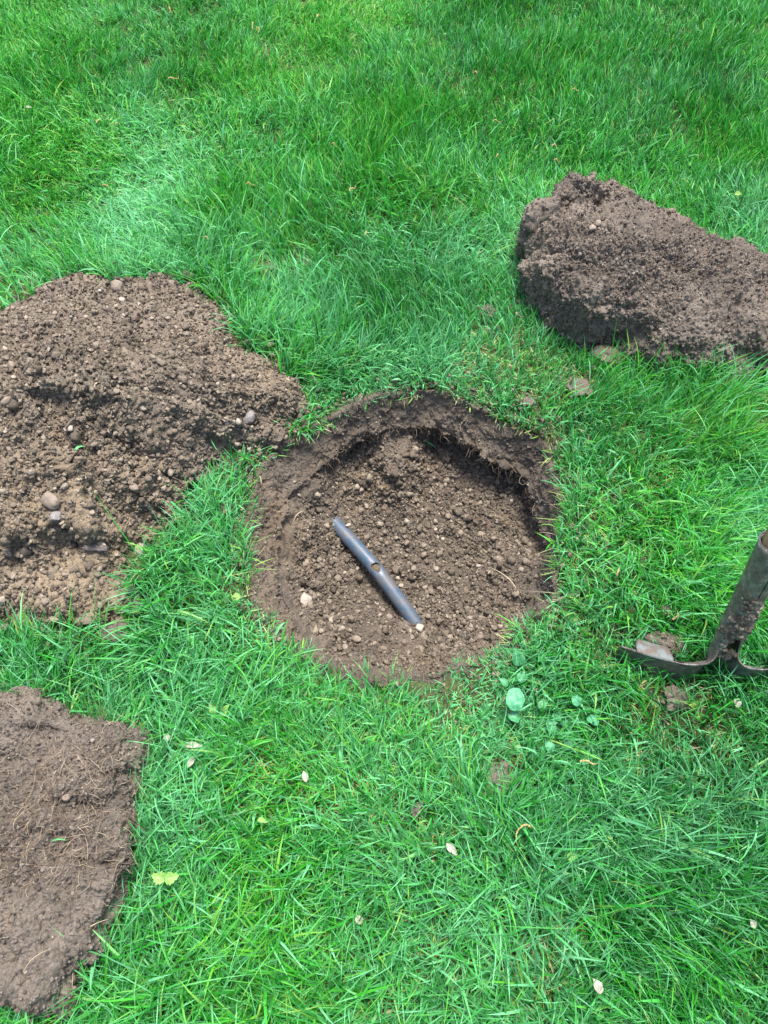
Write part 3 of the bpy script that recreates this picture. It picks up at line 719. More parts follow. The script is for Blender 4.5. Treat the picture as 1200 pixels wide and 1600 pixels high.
# ================================================================== PIPE
def build_pipe():
    OD = .0100
    A = at(524, 812, -.128); B = at(652, 973, -.134)
    # height of the floor under the axis
    A = hs.pick(524, 812)[0]; B = hs.pick(651, 973)[0]
    ax = B-A; L_ = np.linalg.norm(ax[:2]); d = np.array([ax[0], ax[1], 0])/L_
    side = np.array([-d[1], d[0], 0]); up = np.array([0, 0, 1.])
    nu, nv = 260, 72
    ext = .045
    tt = np.linspace(-ext, L_+ext, nu)
    k = tt/L_
    zc = A[2]+(B[2]-A[2])*k-OD*1.36+.0212*np.clip(1-np.abs((2*k-1)/1.12)**1.2, -.6, 1)
    ctr = A[None]*0+np.stack([A[0]+d[0]*tt, A[1]+d[1]*tt, zc], -1)
    ctr += side*(.0006*np.sin(k*PI))[:, None]
    ph = np.linspace(0, 2*PI, nv+1)[:-1]
    TT, PH = np.meshgrid(tt, ph, indexing='ij')
    # puncture: an oval gouged in the upper right flank
    th0, ph0 = L_*.515, 1.60
    du = (TT-th0); dv = (((PH-ph0+PI) % (2*PI))-PI)*OD
    q = np.sqrt((du/.0088)**2+(dv/.0078)**2); 
    wob = 1+.12*np.sin(3*np.arctan2(dv, du)+1)
    q = q/wob
    # snap the nearest ring of vertices onto the oval
    near = (q > .72) & (q < 1.3)
    f = np.where(near, 1/np.maximum(q, .01), 1.); f = np.where(near, np.where(q < 1.0, f, 1+(f-1)*.8), 1)
    TT2 = th0+du*f; PH2 = ph0+dv*f/OD
    TTu = np.where(near, TT2, TT); PHu = np.where(near, PH2, PH)
    rad = OD*(1-.10*np.exp(-((q-1)/.5)**2)*(q > .6))
    C_ = np.stack([np.interp(TTu, tt, ctr[:, i]) for i in range(3)], -1)
    V = C_+rad[..., None]*(np.cos(PHu)[..., None]*side+np.sin(PHu)[..., None]*up)
    F = grid_faces(nu, nv, True); qc = q.ravel()[F].mean(1)
    F = F[qc > .98]
    t = empty('irrigation_pipe', (A+B)/2)
    tag(t, 'blue-grey plastic pipe with a punctured hole, half buried in the hole floor', 'pipe')
    g = M('grey_plastic_pipe'); n1 = g.noise(45, 5, .65); n2 = g.noise(500, 3)
    dirt = g.ramp(n1, [(.42, (0, 0, 0)), (.66, (1, 1, 1))])
    spk = g.ramp(g.noise(350, 2), [(.66, (0, 0, 0)), (.70, (1, 1, 1))])
    c_ = g.mix(g.math('MULTIPLY', dirt, .6), (.046, .080, .118), (.14, .11, .085))
    c_ = g.mix(spk, c_, (.05, .036, .028))
    m_ = g.done(c_, g.math('ADD', g.math('MULTIPLY', n1, .35), .26), g.bump(n2, .25, .0005), .5)
    o_ = obj('pipe_wall', np_mesh('pipe_wall', V.reshape(-1, 3), F[:, ::-1]), m_, t)
    so = o_.modifiers.new('wall', 'SOLIDIFY'); so.thickness = .0022; so.offset = -1
    # soil that has fallen inside
    V0, F0 = ICO[3]; cc = np.array([np.interp(th0, tt, ctr[:, i]) for i in range(3)])+np.array([0, 0, -.001])
    P0 = V0*(1+.12*fbm(V0, 3, 3, 4))[:, None]*np.array([.012, .011, .010])
    P0 = cc+P0+0*d
    obj('soil_inside', np_mesh('soil_inside', P0, F0, {'sand': np.ones(len(P0))*.6}), m_hole, t)
    # crumbs sprinkled on and against it
    r_ = np.random.default_rng(3); n = 900
    k_ = np.where(r_.random(n) < .6, r_.random(n), np.where(r_.random(n) < .5, r_.uniform(0, .1, n), r_.uniform(.92, 1, n))); sd_ = r_.choice([-1, 1], n)
    Cc = np.stack([np.interp(k_*L_, tt, ctr[:, i]) for i in range(3)], -1)
    a_ = np.where((r_.random(n) < .93) & (k_ > .07) & (k_ < .95), r_.uniform(-.1, .42, n), r_.uniform(.3, 1.4, n))
    Cc += (np.cos(a_)*sd_)[:, None]*side*OD*1.04+np.sin(a_)[:, None]*up*OD*1.03
    tag(obj('stuck_crumbs', rocks_mesh('stuck_crumbs', Cc, r_.uniform(.0006, .0021, n)*np.where(a_ > .5, .5, 1), 5), m_crumb, t), kind='stuff')
    put_stone(None, 545, 821, .0045, 'pebble', m_peb_pale, 401, 'tiny white pebble resting on the far end of the pipe')
    bpy.data.objects[-1] if False else None
    o2 = [x for x in COL.objects if x.get('label', '').startswith('tiny white pebble resting')][0]
    o2.location = Vector(A+(B-A)*.11)+Vector(side)*.012*(-1 if side[0] < 0 else 1)+Vector((0, 0, .006))
build_pipe()

# ================================================================== SHOVEL
def build_shovel():
    Z0 = .052
    A = at(1124, 1024, Z0)
    # point on the sight line of (1196, 850) that is one socket length away
    sl = .215
    best = None
    for z in np.linspace(.1, .4, 301):
        q = at(1213, 848, z); e_ = abs(np.linalg.norm(q-A)-sl)
        if best is None or e_ < best[0]: best = (e_, q)
    B = best[1]
    az = (B-A)/np.linalg.norm(B-A)
    ax = np.array([1., -.10, 0]); ax -= az*(ax@az); ax /= np.linalg.norm(ax)
    ay = np.cross(az, ax)                     # towards the concave face (away from the camera)
    if ay[1] < 0: ay = -ay
    def W(p): return A+p[..., 0:1]*ax+p[..., 1:2]*ay+p[..., 2:3]*az
    t = empty('shovel', A-np.array([0, 0, Z0])*1.0)
    tag(t, 'muddy steel shovel with its blade pushed into the grass at the right edge', 'shovel')
    g = M('worn_painted_steel'); n1 = g.noise(30, 6, .7, .4); n2 = g.noise(260, 4, .7); n3 = g.noise(70, 6, .75)
    c_ = g.ramp(n3, [(.35, (.045, .056, .050)), (.47, (.11, .112, .10)), (.58, (.23, .21, .185))])
    mud = g.ramp(n1, [(.46, (0, 0, 0)), (.62, (1, 1, 1))])
    c_ = g.mix(mud, c_, g.ramp(n2, [(.3, (.07, .05, .037)), (.7, (.19, .14, .105))]))
    rr = g.math('ADD', g.math('MULTIPLY', mud, .4), .36)
    m_ = g.done(c_, rr, g.bump(n2, .6, .0012, g.bump(mud, .5, .0012)), .5); 
    g.b.inputs['Metallic'].default_value = .25
    g = M('scuffed_bright_steel'); n1 = g.noise(60, 6, .7)
    m_b = g.done(g.ramp(n1, [(.42, (.13, .15, .145)), (.5, (.11, .11, .10)), (.55, (.10, .078, .060))]), .6, g.bump(n1, .3, .001)); g.b.inputs['Metallic'].default_value = .0
    # one pressed sheet: socket rolled from the frog of the blade; rows along z, heading integrated across
    HW = .138; r0 = .0163
    rows = np.concatenate([np.linspace(.215, .075, 26), np.linspace(.073, -.02, 64), np.linspace(-.024, -.27, 44)])
    nc = 121; u = np.linspace(0, 1, nc)
    V = []
    for z in rows:
        open_ = 1-sm(z, -.03, .085)                # 0 closed tube, 1 blade
        phi = math.radians(176)*(1-open_)+math.radians(62)*open_
        rr_ = r0*(1+.12*sm(z, .1, .2)) if z > 0 else r0*(1+.9*sm(-z, 0, .16))
        if z < -.02: phi *= 1-sm(-z, .02, .17)
        arc = rr_*phi
        if z > 0:
            wing = .006*0+ .05*math.exp(-z/.012)*(z < .06)
        else:
            k = -z/.27
            half = HW*(1.0 if k < .45 else math.sqrt(max(0, 1-((k-.45)/.555)**2)))
            wing = max(half-math.sin(min(phi, 1.57))*rr_, .001)
        # heading across: starts +x at the front middle, bends back (-y) round the tube, then returns to the wing line
        Ltot = arc+wing
        s_ = u*Ltot; ds = np.diff(s_, prepend=0)
        head = np.where(s_ < arc, s_/rr_, 0)
        back = .020
        wing_head = -.18*open_*0
        hw_ = phi*np.exp(-((s_-arc)/back)**2*1.2)
        curv = -.0*s_
        head = np.where(s_ < arc, s_/rr_, hw_ - .0)
        # gentle dish of the wings towards the concave face
        head = head-np.where(s_ > arc, (s_-arc)/HW*.55*open_, 0)
        x = np.cumsum(np.cos(head)*ds); y = -np.cumsum(np.sin(head)*ds)
        y0 = r0*(1-open_*.35)
        V.append((x, y+y0, np.full(nc, z)))
    V = np.array(V).transpose(0, 2, 1)             # rows, nc, 3
    Lf = V.copy(); Lf[..., 0] *= -1
    full = np.concatenate([Lf[:, ::-1][:, :-1], V], 1)
    # slight lift/sag of the step line
    nr, ncc = full.shape[:2]
    full[..., 1] += -.10*np.clip(-full[..., 2], 0, 1)*0
    F = grid_faces(nr, ncc)
    o_ = obj('blade', np_mesh('blade', W(full.reshape(-1, 3)), F), m_, t)
    so = o_.modifiers.new('gauge', 'SOLIDIFY'); so.thickness = .0022; so.offset = 0
    # foot steps rolled from the top edge of each wing
    iz = int(np.argmax(rows <= 0)); line = full[iz]
    for sgn in (-1, 1):
        m = (line[:, 0]*sgn > .062) & (line[:, 0]*sgn < .108)
        e_ = line[m]; e_ = e_[np.argsort(e_[:, 0])]
        e_ = np.stack([np.interp(np.linspace(0, 1, 24), np.linspace(0, 1, len(e_)), e_[:, i]) for i in range(3)], -1)
        k = np.linspace(0, 1, 12)
        kk = np.linspace(0, 1, 24); wdt = .024*np.minimum(1, np.minimum(kk, 1-kk)*7+.35)
        an = k*1.9
        prof_y = np.sin(an)/1.9; prof_z = (1-np.cos(an))*(-.35)+.25*np.sin(an*1.0)
        Fl = e_[:, None, :]+np.stack([np.zeros((24, 12)), prof_y[None]*wdt[:, None]*1.9, prof_z[None]*wdt[:, None]], -1)
        Fl[..., 1] -= .0015; Fl[..., 2] += .001
        s2 = obj('foot_step', np_mesh('foot_step', W(Fl.reshape(-1, 3)), grid_faces(24, 12)), m_b, t)
        so = s2.modifiers.new('gauge', 'SOLIDIFY'); so.thickness = .0026; so.offset = 0
    # mud caked on the socket
    r_ = np.random.default_rng(9); n = 520
    zz = r_.normal(.075, .028, n).clip(.02, .14); an = r_.normal(-PI/2+.1, .55, n)
    R_ = r0*1.03
    C_ = np.stack([np.cos(an)*R_, np.sin(an)*R_, zz], -1)
    keep = fbm(C_, 45, 2, 8) > -.15; C_ = C_[keep]
    C_ = W(C_)
    tag(obj('caked_mud', rocks_mesh('caked_mud', C_, r_.uniform(.0012, .0042, len(C_)), 4, 1), m_crumb, t), kind='stuff')
    # wooden handle, set in the socket
    g = M('weathered_wood'); wv = g.n('TexNoise'); mp = g.n('Mapping'); mp.inputs['Scale'].default_value = (90, 90, 4)
    g.l(g.co(), mp.inputs[0]); g.l(mp.outputs[0], wv.inputs['Vector']); wv.inputs['Scale'].default_value = 1; wv.inputs['Detail'].default_value = 6
    m_w = g.done(g.ramp(wv.outputs[0], [(.3, (.16, .10, .05)), (.55, (.34, .24, .13)), (.75, (.48, .37, .22))]), .6, g.bump(wv.outputs[0], .4, .001))
    nz, na = 60, 40
    z_ = np.linspace(.12, 1.15, nz); rad = .0149-.0010*sm(z_, .25, .5); rad = np.where(z_ > 1.13, rad*.8, rad)
    th = np.linspace(0, 2*PI, na+1)[:-1]
    Hh = np.stack([rad[:, None]*np.cos(th), rad[:, None]*np.sin(th), np.repeat(z_[:, None], na, 1)], -1).reshape(-1, 3)
    Fh = grid_faces(nz, na, True)
    top = len(Hh); Hh = np.concatenate([Hh, [[0, 0, 1.153]]])
    me = bpy.data.meshes.new('handle')
    fl = [tuple(map(int, f)) for f in Fh]+[((nz-1)*na+i, (nz-1)*na+(i+1) % na, top) for i in range(na)]
    me.from_pydata([tuple(v) for v in Hh], [], fl); me.polygons.foreach_set('use_smooth', [True]*len(me.polygons))
    Mx = Matrix(((ax[0], ay[0], az[0], A[0]), (ax[1], ay[1], az[1], A[1]), (ax[2], ay[2], az[2], A[2]), (0, 0, 0, 1)))
    ho = bpy.data.objects.new('handle', me); COL.objects.link(ho); me.materials.append(m_w); ho.parent = t
    ho.matrix_local = Matrix.Translation(-t.location) @ Mx
    # bright rolled rim at the top of the socket
    na = 64; th = np.linspace(-PI/2+.06, 1.5*PI-.06, na)
    rr2 = r0*1.12
    ring = np.stack([rr2*np.cos(th), rr2*np.sin(th), np.full(na, .2155)], -1)
    P_ = W(ring)[None]
    tag(obj('socket_rim', tubes('socket_rim', P_, np.array([.0016]), np.array([.5]), 8), m_b, t))
    # clod lying in the blade's dish
    V, F = ICO[3]
    V = V*(1+.3*fbm(V+3, 1.6, 3, 3)+.15*lumps(V, 4, 5))[:, None]*np.array([.022, .015, .013])
    q = A+ax*(-.060)+ay*.020+np.array([0, 0, -.020])
    o_ = obj('soil_clod', np_mesh('soil_clod', V, F, {'sand': np.zeros(len(V))}), m_sod); o_.location = Vector(q); o_.rotation_euler = (0, .1, -.3)
    tag(o_, 'crumbly brown clod caught against the inner face of the shovel blade', 'soil clod')
    Cc = V[r_.integers(0, len(V), 160)]
    tag(obj('loose_crumbs', rocks_mesh('loose_crumbs', Cc, r_.uniform(.001, .0035, 160), 6), m_crumb, o_, base=(0, 0, 0)), kind='stuff')
    return A, ax, ay
SH = build_shovel()

# ================================================================== GRASS
def build_grass():
    r = np.random.default_rng(21)
    X0, X1, Y0, Y1 = -1.7, 1.7, -.6, 3.35
    tuft_n = 112000
    tx = r.uniform(X0, X1, tuft_n); ty = r.uniform(Y0, Y1, tuft_n)
    # thin out what the photograph does not show
    u, v = proj(np.stack([tx, ty, tx*0], -1))
    inside = (u > -130) & (u < 1330) & (v > -130) & (v < 1800)
    keep = inside | (r.random(tuft_n) < np.where((np.abs(tx) < 1.35) & (ty < 2.6), .8, .45))
    tx, ty = tx[keep], ty[keep]
    extra = 34000
    ex = r.uniform(-.6, .6, extra); ey = r.uniform(-.2, 1.1, extra)       # nearer ground: denser
    tx = np.concatenate([tx, ex]); ty = np.concatenate([ty, ey])
    fx = r.uniform(-1.3, 1.3, 34000); fy = r.uniform(1.1, 2.6, 34000)
    tx = np.concatenate([tx, fx]); ty = np.concatenate([ty, fy])
    P = np.stack([tx, ty, tx*0], -1)
    u, v = proj(P)
    # patches
    thin = fbm(P, 5.5, 3, 500); lenn = fbm(P, 3.2, 3, 510)
    def pg(u0, v0, su, sv_): return np.exp(-((u-u0)/su)**2-((v-v0)/sv_)**2)
    lng = .98+.30*lenn+.16*fbm(P, 14., 2, 515)-.40*sm(ty, 1.0, 1.8)+.55*pg(250, 1520, 220, 130)+.40*pg(1000, 1360, 280, 200)+.2*pg(600, 1560, 300, 80)+.30*pg(60, 520, 140, 160)+.25*pg(300, 830, 70, 60)
    hole_d = HOLE.edge(tx, ty)
    lng -= .42*np.exp(-np.clip(hole_d, 0, 9)/.07)+.22*pg(720, 500, 260, 160)+.25*pg(500, 1180, 260, 90)
    lng -= .35*np.exp(-np.clip(PILE.edge(tx, ty), 0, 9)/.03)*(v > 600)
    lng = np.clip(lng, .35, 2.0)
    edge_keep = np.ones(len(tx), bool)
    e_h = HOLE.edge(tx, ty)+.006*fbm(P, 40, 2, 7)
    ragged = .004+.010*np.clip(fbm(P, 18, 2, 12), -.6, 1)
    edge_keep &= e_h > ragged
    edge_keep &= PILE.edge(tx, ty) > -.004+.008*fbm(P, 40, 2, 8)
    edge_keep &= SOD_A.edge(tx, ty) > -.022
    edge_keep &= SOD_B.edge(tx, ty) > -.018
    # bare scars
    bare = 0
    for (u0, v0, su, sv_, am) in ((760, 545, 50, 25, .22), (930, 560, 45, 25, .9), (905, 605, 28, 14, 1.0), (785, 1215, 24, 24, 1.), (420, 735, 35, 60, .55), (395, 940, 20, 60, .5), (560, 1085, 170, 18, .45), (265, 1065, 22, 14, .8), (1055, 1090, 30, 16, .7), (820, 625, 30, 14, .6), (800, 1180, 16, 30, .5), (660, 340, 60, 30, .35), (480, 1225, 14, 20, .9), (590, 1290, 60, 50, .2), (100, 985, 90, 18, .5), (865, 690, 18, 60, .5), (350, 1000, 60, 50, .25), (418, 420, 18, 10, .8), (540, 1230, 90, 60, .2)):
        bare = bare+am*pg(u0, v0, su, sv_)
    for (u0, v0, su) in SCARS: bare = bare+.85*pg(u0, v0, su+3, su*.8+3)
    bare = bare+.40*sm(thin, .30, .9)*(1-1.0*sm(ty, .95, 1.3))
    edge_keep &= r.random(len(tx)) > bare
    tx, ty, P, u, v, lng, bare = tx[edge_keep], ty[edge_keep], P[edge_keep], u[edge_keep], v[edge_keep], lng[edge_keep], bare[edge_keep]
    # combing direction
    fl = 2*PI*vnoise(P*1.7, 600)*.9+1.6*vnoise(P*6., 601)-.6
    fdir = np.stack([np.cos(fl), np.sin(fl)], -1)
    def comb(u0, v0, su, sv_, dx, dy, am):
        w_ = (am*pg(u0, v0, su, sv_))[:, None]
        return fdir*(1-np.clip(w_, 0, 1))+np.array([dx, dy])*w_
    # (dx,dy) in ground axes: +y is away from the camera
    for a_ in ((300, 1500, 260, 140, .9, .35, .9), (220, 1200, 160, 110, .9, .35, .8), (1050, 1380, 200, 180, .8, -.45, .85), (80, 480, 160, 180, -.8, .1, .6), (220, 300, 120, 130, -.5, -.7, .8), (600, 100, 700, 160, .2, .9, .6), (1000, 200, 300, 200, .35, .7, .5)):
        fdir = comb(*a_)
    # near a cut edge the turf leans over it
    for OUT_, sg, rng_ in ((HOLE, -1, .035), (PILE, 1, .03), (SOD_A, 1, .04), (SOD_B, 1, .04)):
        dx, dy = tx-OUT_.c[0], ty-OUT_.c[1]; rr = np.hypot(dx, dy)
        w_ = np.exp(-np.clip(OUT_.edge(tx, ty), 0, 9)/rng_)[:, None]
        fdir = fdir*(1-w_*.8)+sg*np.stack([dx/rr, dy/rr], -1)*w_*.8
    nt_ = len(tx)
    nb = r.integers(3, 7, nt_)
    ti = np.repeat(np.arange(nt_), nb); n = len(ti)
    off = r.normal(0, .0055, (n, 2))
    bx = tx[ti]+off[:, 0]; by = ty[ti]+off[:, 1]
    lean_t = np.clip(.62+.30*vnoise(P*4., 620)+.55*pg(220, 300, 120, 130)+.2*pg(300, 1500, 260, 140), .1, 1.3)[ti]
    rw = np.clip(.62+.45*pg(650, 800, 420, 420)+.2*vnoise(P*5., 690), .35, 1.2)[ti][:, None]
    dvec = fdir[ti]*.80+off/.0055*.50+r.normal(0, 1, (n, 2))*rw
    dm = np.linalg.norm(dvec, axis=1); dvec /= dm[:, None]
    tau0 = np.clip(r.normal(.42, .25, n)*lean_t*1.3, .02, 1.25)
    bend = np.clip(r.normal(.85, .5, n)*(.5+lean_t*.7), .0, 2.1)
    Lb = .047*lng[ti]*np.clip(r.normal(1, .28, n), .3, 1.8)*np.exp(r.normal(0, .20, nt_))[ti]
    fine = r.random(n) < .46
    Wd = np.where(fine, r.uniform(.00045, .0008, n), np.clip(r.normal(.0012, .0004, n), .0006, .0026))*(.85+.15*lng[ti])
    Lb = Lb*np.where(fine, 1.12, 1)
    # litter: dead, flat, thin blades
    dead = r.random(n) < (.115+.22*np.clip(bare[ti], 0, 1)+.10*np.exp(-np.clip(HOLE.edge(bx, by), 0, 9)/.025)-.07*sm(by, 1., 1.4))
    tau0 = np.where(dead, r.uniform(1.1, 1.5, n), tau0); bend = np.where(dead, r.uniform(-.1, .35, n), bend)
    Wd = np.where(dead, Wd*.7, Wd); Lb = np.where(dead, Lb*.75, Lb)
    # colour
    hz = .44+.13*fbm(P, 4., 3, 640)[ti]+.03*sm(ty, 1., 1.5)[ti]+.10*r.normal(0, 1, nt_)[ti]+r.normal(0, .19, n)
    hz += .20*pg(570, 20, 60, 40)[ti]+.16*pg(330, 1480, 250, 110)[ti]-.20*pg(1080, 1320, 220, 170)[ti]-.13*pg(1120, 170, 240, 200)[ti]-.10*pg(250, 1440, 60, 70)[ti]+.02*sm(ty, 1.2, 1.7)[ti]+.05*pg(600, 1150, 300, 150)[ti]+.08*pg(1100, 720, 120, 180)[ti]-.08*pg(230, 1420, 60, 60)[ti]  # grass right of the near left sod darkened as its painted shadow
    hz = np.clip(hz, .0, .84); hz = np.where(dead, r.uniform(.84, 1., n), hz)
    hz = np.where((~dead) & (r.random(n) < .02), .9, hz)
    cool_sheen = np.clip(.20+.25*vnoise(P*7., 650)[ti]+.55*(r.random(n) < .16)+.14*pg(620, 1080, 420, 380)[ti]-.16*pg(1100, 1400, 260, 260)[ti]-.34*sm(ty, 1.0, 1.6)[ti]+.58*pg(205, 330, 75, 90)[ti]+.35*pg(265, 230, 60, 70)[ti]+.2*pg(700, 420, 200, 120)[ti]+r.normal(0, .22, n), 0, .9)*(~dead)  # pale patches put sky sheen into the blade colour
    seg = 6
    T = np.linspace(0, 1, seg); prof = np.array([.75, 1.0, .97, .82, .52, .04])
    gz = ground_z(bx, by)
    pos = np.stack([bx, by, gz-.002], -1); C = np.zeros((n, seg, 3)); C[:, 0] = pos
    side = np.stack([-dvec[:, 1], dvec[:, 0], np.zeros(n)], -1)
    twist = r.normal(0, .45, n); curl = r.normal(0, .35, n)
    S_ = np.zeros((n, seg, 3))
    for k in range(seg):
        tau = np.minimum(tau0+bend*T[k]**1.3, 1.95)
        dd = dvec+side[:, :2]*(curl*T[k])[:, None]; dd /= np.linalg.norm(dd, axis=1, keepdims=True)
        tang = np.stack([dd[:, 0]*np.sin(tau), dd[:, 1]*np.sin(tau), np.cos(tau)], -1)
        if k < seg-1: C[:, k+1] = C[:, k]+tang*(Lb/(seg-1))[:, None]
        sd_ = np.stack([-dd[:, 1], dd[:, 0], np.zeros(n)], -1); nn = np.cross(tang, sd_)
        tw = twist*(.4+T[k])
        S_[:, k] = sd_*np.cos(tw)[:, None]+nn*np.sin(tw)[:, None]
    over = HOLE.edge(C[..., 0], C[..., 1]) < -.002
    C[..., 2] = np.where(over, C[..., 2], np.maximum(C[..., 2], gz[:, None]+.001+.004*T[None]*r.random((n, 1))))
    wv = Wd[:, None, None]*prof[None, :, None]
    V = np.stack([C-S_*wv, C+S_*wv], 2)           # n, seg, 2, 3
    i = np.arange(seg-1); f = np.stack([i*2, i*2+1, i*2+3, i*2+2], -1)
    F = (f[None]+(np.arange(n)*seg*2)[:, None, None]).reshape(-1, 4)
    rep = seg*2
    me = np_mesh('grass', V.reshape(-1, 3), F, {'hue': np.repeat(hz, rep), 'cool_sheen': np.repeat(cool_sheen, rep), 't': np.tile(np.repeat(T, 2), n)})
    print('blades', n)
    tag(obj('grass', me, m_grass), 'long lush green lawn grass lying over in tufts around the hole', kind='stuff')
build_grass()

# cut clippings and blades fallen on bare soil
def clip_blade(surf_, u, v, ln, ang, label, mat, wd=.0016, up=.15, group=None, name='grass_clipping', cat='grass clipping'):
    q, nn = surf_.pick(u, v); T = np.linspace(0, 1, 8)
    d = np.array([math.cos(ang), math.sin(ang), 0]); sd_ = np.array([-d[1], d[0], .2])
    C = d*(T[:, None]-.5)*ln+np.array([0, 0, 1])*(.003+.006*np.sin(T*PI))[:, None]+sd_*(.1*ln*np.sin(T*PI))[:, None]
    w_ = wd*np.sin(np.clip(T*.92+.08, 0, 1)*PI)**.5
    Lf = C-sd_*w_[:, None]; Rt = C+sd_*w_[:, None]; Md = C-np.array([0, 0, wd*.5])
    V = np.stack([Lf, Md, Rt], 1).reshape(-1, 3)
    o_ = obj(name, np_mesh(name, V, grid_faces(8, 3), {'hue': np.full(24, .5), 'cool_sheen': np.full(24, .5), 't': np.ones(24)}), mat)
    o_.location = Vector(q); return tag(o_, label, cat, group)
clip_blade(ps, 125, 705, .022, .9, 'short green grass blade dropped on the soil heap', m_grass, .0017)
clip_blade(hs, 670, 695, .030, 2.5, 'green grass blade fallen below the far rim of the hole', m_grass, .0016)
g = M('straw'); m_straw = g.done((.33, .28, .18), .6)
clip_blade(hs, 790, 915, .075, -.95, 'long pale root thread curving over the right floor of the hole', m_straw, .0006, name='root_thread', cat='root')
clip_blade(hs, 470, 808, .030, .85, 'short straw-coloured stalk on the left slope of the hole', m_straw, .0007, name='dry_stalk', cat='stalk')
clip_blade(bs_, 95, 1315, .020, .15, 'green blade lying on the roots of the near left sod', m_grass, .0009)
clip_blade(bs_, 148, 1455, .045, .6, 'pale dry grass stem on the lower face of the near left sod', m_straw, .0004, name='dry_stalk', cat='stalk')
clip_blade(ps, 155, 605, .022, 1.1, 'thin grey twig on the upper face of the soil heap', m_straw, .0010, name='twig', cat='twig')
clip_blade(bs_, 60, 1500, .035, .7, 'thin straw stem near the bottom of the near left sod', m_straw, .0003, name='dry_stalk', cat='stalk')
clip_blade(ps, 335, 690, .040, 1.9, 'bent green stem lying over the right flank of the soil heap', m_grass, .0007)

# ================================================================== LEAVES, CATKINS, PETALS
def leaf_mat(name, c0, c1, cv):
    g = M(name); n = g.noise(90, 4)
    c_ = g.mix(n, c0, c1)
    c_ = g.mix(g.ramp(g.attr('vein'), [(.0, (0, 0, 0)), (1, (1, 1, 1))]), c_, cv)
    g.done(c_, .5, g.bump(n, .4, .001), .45)
    tr = g.n('BsdfTranslucent'); g.l(c_, tr.inputs[0]); ms = g.n('MixShader'); ms.inputs[0].default_value = .2
    g.l(g.b.outputs[0], ms.inputs[1]); g.l(tr.outputs[0], ms.inputs[2]); g.l(ms.outputs[0], g.out.inputs[0])
    return g.m
m_lf_teal = leaf_mat('broad_leaf_green', (.055, .27, .11), (.085, .35, .16), (.13, .42, .22))
m_lf_green = leaf_mat('small_leaf_green', (.035, .22, .09), (.06, .28, .10), (.14, .38, .18))
m_lf_yel = leaf_mat('lime_leaf', (.15, .31, .05), (.24, .40, .085), (.27, .41, .14))
m_petal = leaf_mat('dry_petal', (.30, .29, .21), (.42, .43, .34), (.46, .43, .34))
def leaf_geo(ln, wd, seed, lobed=0., fold=.25, kind='oval', pleat=.0):
    """local mesh: base at 0, tip along +y"""
    nu, nv = 26, 17; U = np.linspace(0, 1, nu); W_ = np.linspace(-1, 1, nv)
    if kind == 'round': pr = np.sqrt(np.clip(1-(2*U-1)**2, 0, 1))**.85*(1-.12*U)
    elif kind == 'heart': pr = np.sin(np.clip(U, 0, 1)**.62*PI)**.8
    else: pr = np.sin(U**.85*PI)**.9
    pr = pr*(1+lobed*.18*np.sin(U*28+seed)+.05*np.sin(U*11+seed)+.03*np.sin(U*23+2*seed))
    x = pr[:, None]*W_[None]*wd/2
    y = U[:, None]*ln*np.ones(nv)-(lobed*.15+.03)*ln*np.abs(W_)[None]*(1-U[:, None])
    z = fold*np.abs(x)+.10*ln*np.sin(U*PI)[:, None]-.05*ln*U[:, None]**2+pleat*ln*.02*np.cos(W_*9+U[:, None]*5)
    ve = np.exp(-(W_/.09)**2)[None]*np.ones(nu)[:, None]
    ve = np.maximum(ve, .6*np.exp(-((((U[:, None]*7-np.abs(W_)[None]*2.2) % 1)-.5)/.10)**2))
    Q = np.stack([x, y, z], -1).reshape(-1, 3); Q[:, 2] += .05*ln*fbm(Q/ln+seed, 3, 3, 3); Q[:, 0] += .05*ln*vnoise(Q/ln+seed, 4)
    return Q, grid_faces(nu, nv), ve.ravel()
def leaf_obj(name, u, v, ln, wd, ang, mat, seed, z=.03, tilt=.2, parent=None, thick=.0004, **kw):
    V, F, ve = leaf_geo(ln, wd, seed, **kw)
    o_ = bpy.data.objects.new(name, np_mesh(name, V, F, {'vein': ve})); COL.objects.link(o_); o_.data.materials.append(mat)
    q = Vector(at(u, v, z-.004))
    if parent: o_.parent = parent; q = q-parent.location
    o_.location = q; r_ = np.random.default_rng(seed); o_.rotation_euler = (tilt, r_.uniform(-.15, .15), ang)
    so = o_.modifiers.new('thickness', 'SOLIDIFY'); so.thickness = thick
    return o_
def stem(name, pts, rad, mat, parent):
    P_ = np.array(pts)[None]; me = tubes(name, P_, np.array([rad]), np.array([.5]), 6)
    return obj(name, me, mat, parent)
def weed(label, u, v, leaves, name='broadleaf_weed'):
    q = at(u, v, .0); t = empty(name, q); tag(t, label, 'weed')
    for k, (lu, lv, ln, wd, ang, mat, kw) in enumerate(leaves):
        z = kw.pop('z', .03)
        lo = leaf_obj('leaf', lu, lv, ln, wd, ang, mat, 40+k+int(u), z=z, parent=t, **kw)
        b = np.array(lo.location)+q; mid = (b+q)/2+np.array([0, 0, .004])
        stem('stem', [q, q*.6+mid*.4, mid, mid*.4+b*.6, b], .0007, mat, t)
weed('weed with one large round blue-green leaf just beyond the near right rim of the hole', 830, 1110, [
    (808, 1110, .029, .025, .1, m_lf_teal, dict(kind='round', z=.044, pleat=.6)),
    (812, 1066, .016, .014, -.5, m_lf_green, dict(kind='round', z=.026)),
    (793, 1072, .014, .010, .9, m_lf_green, dict(kind='oval', z=.034)),
    (812, 1125, .016, .015, 1.2, m_lf_green, dict(kind='round', z=.03)),
    (846, 1110, .016, .012, -.2, m_lf_green, dict(kind='oval', z=.028))])
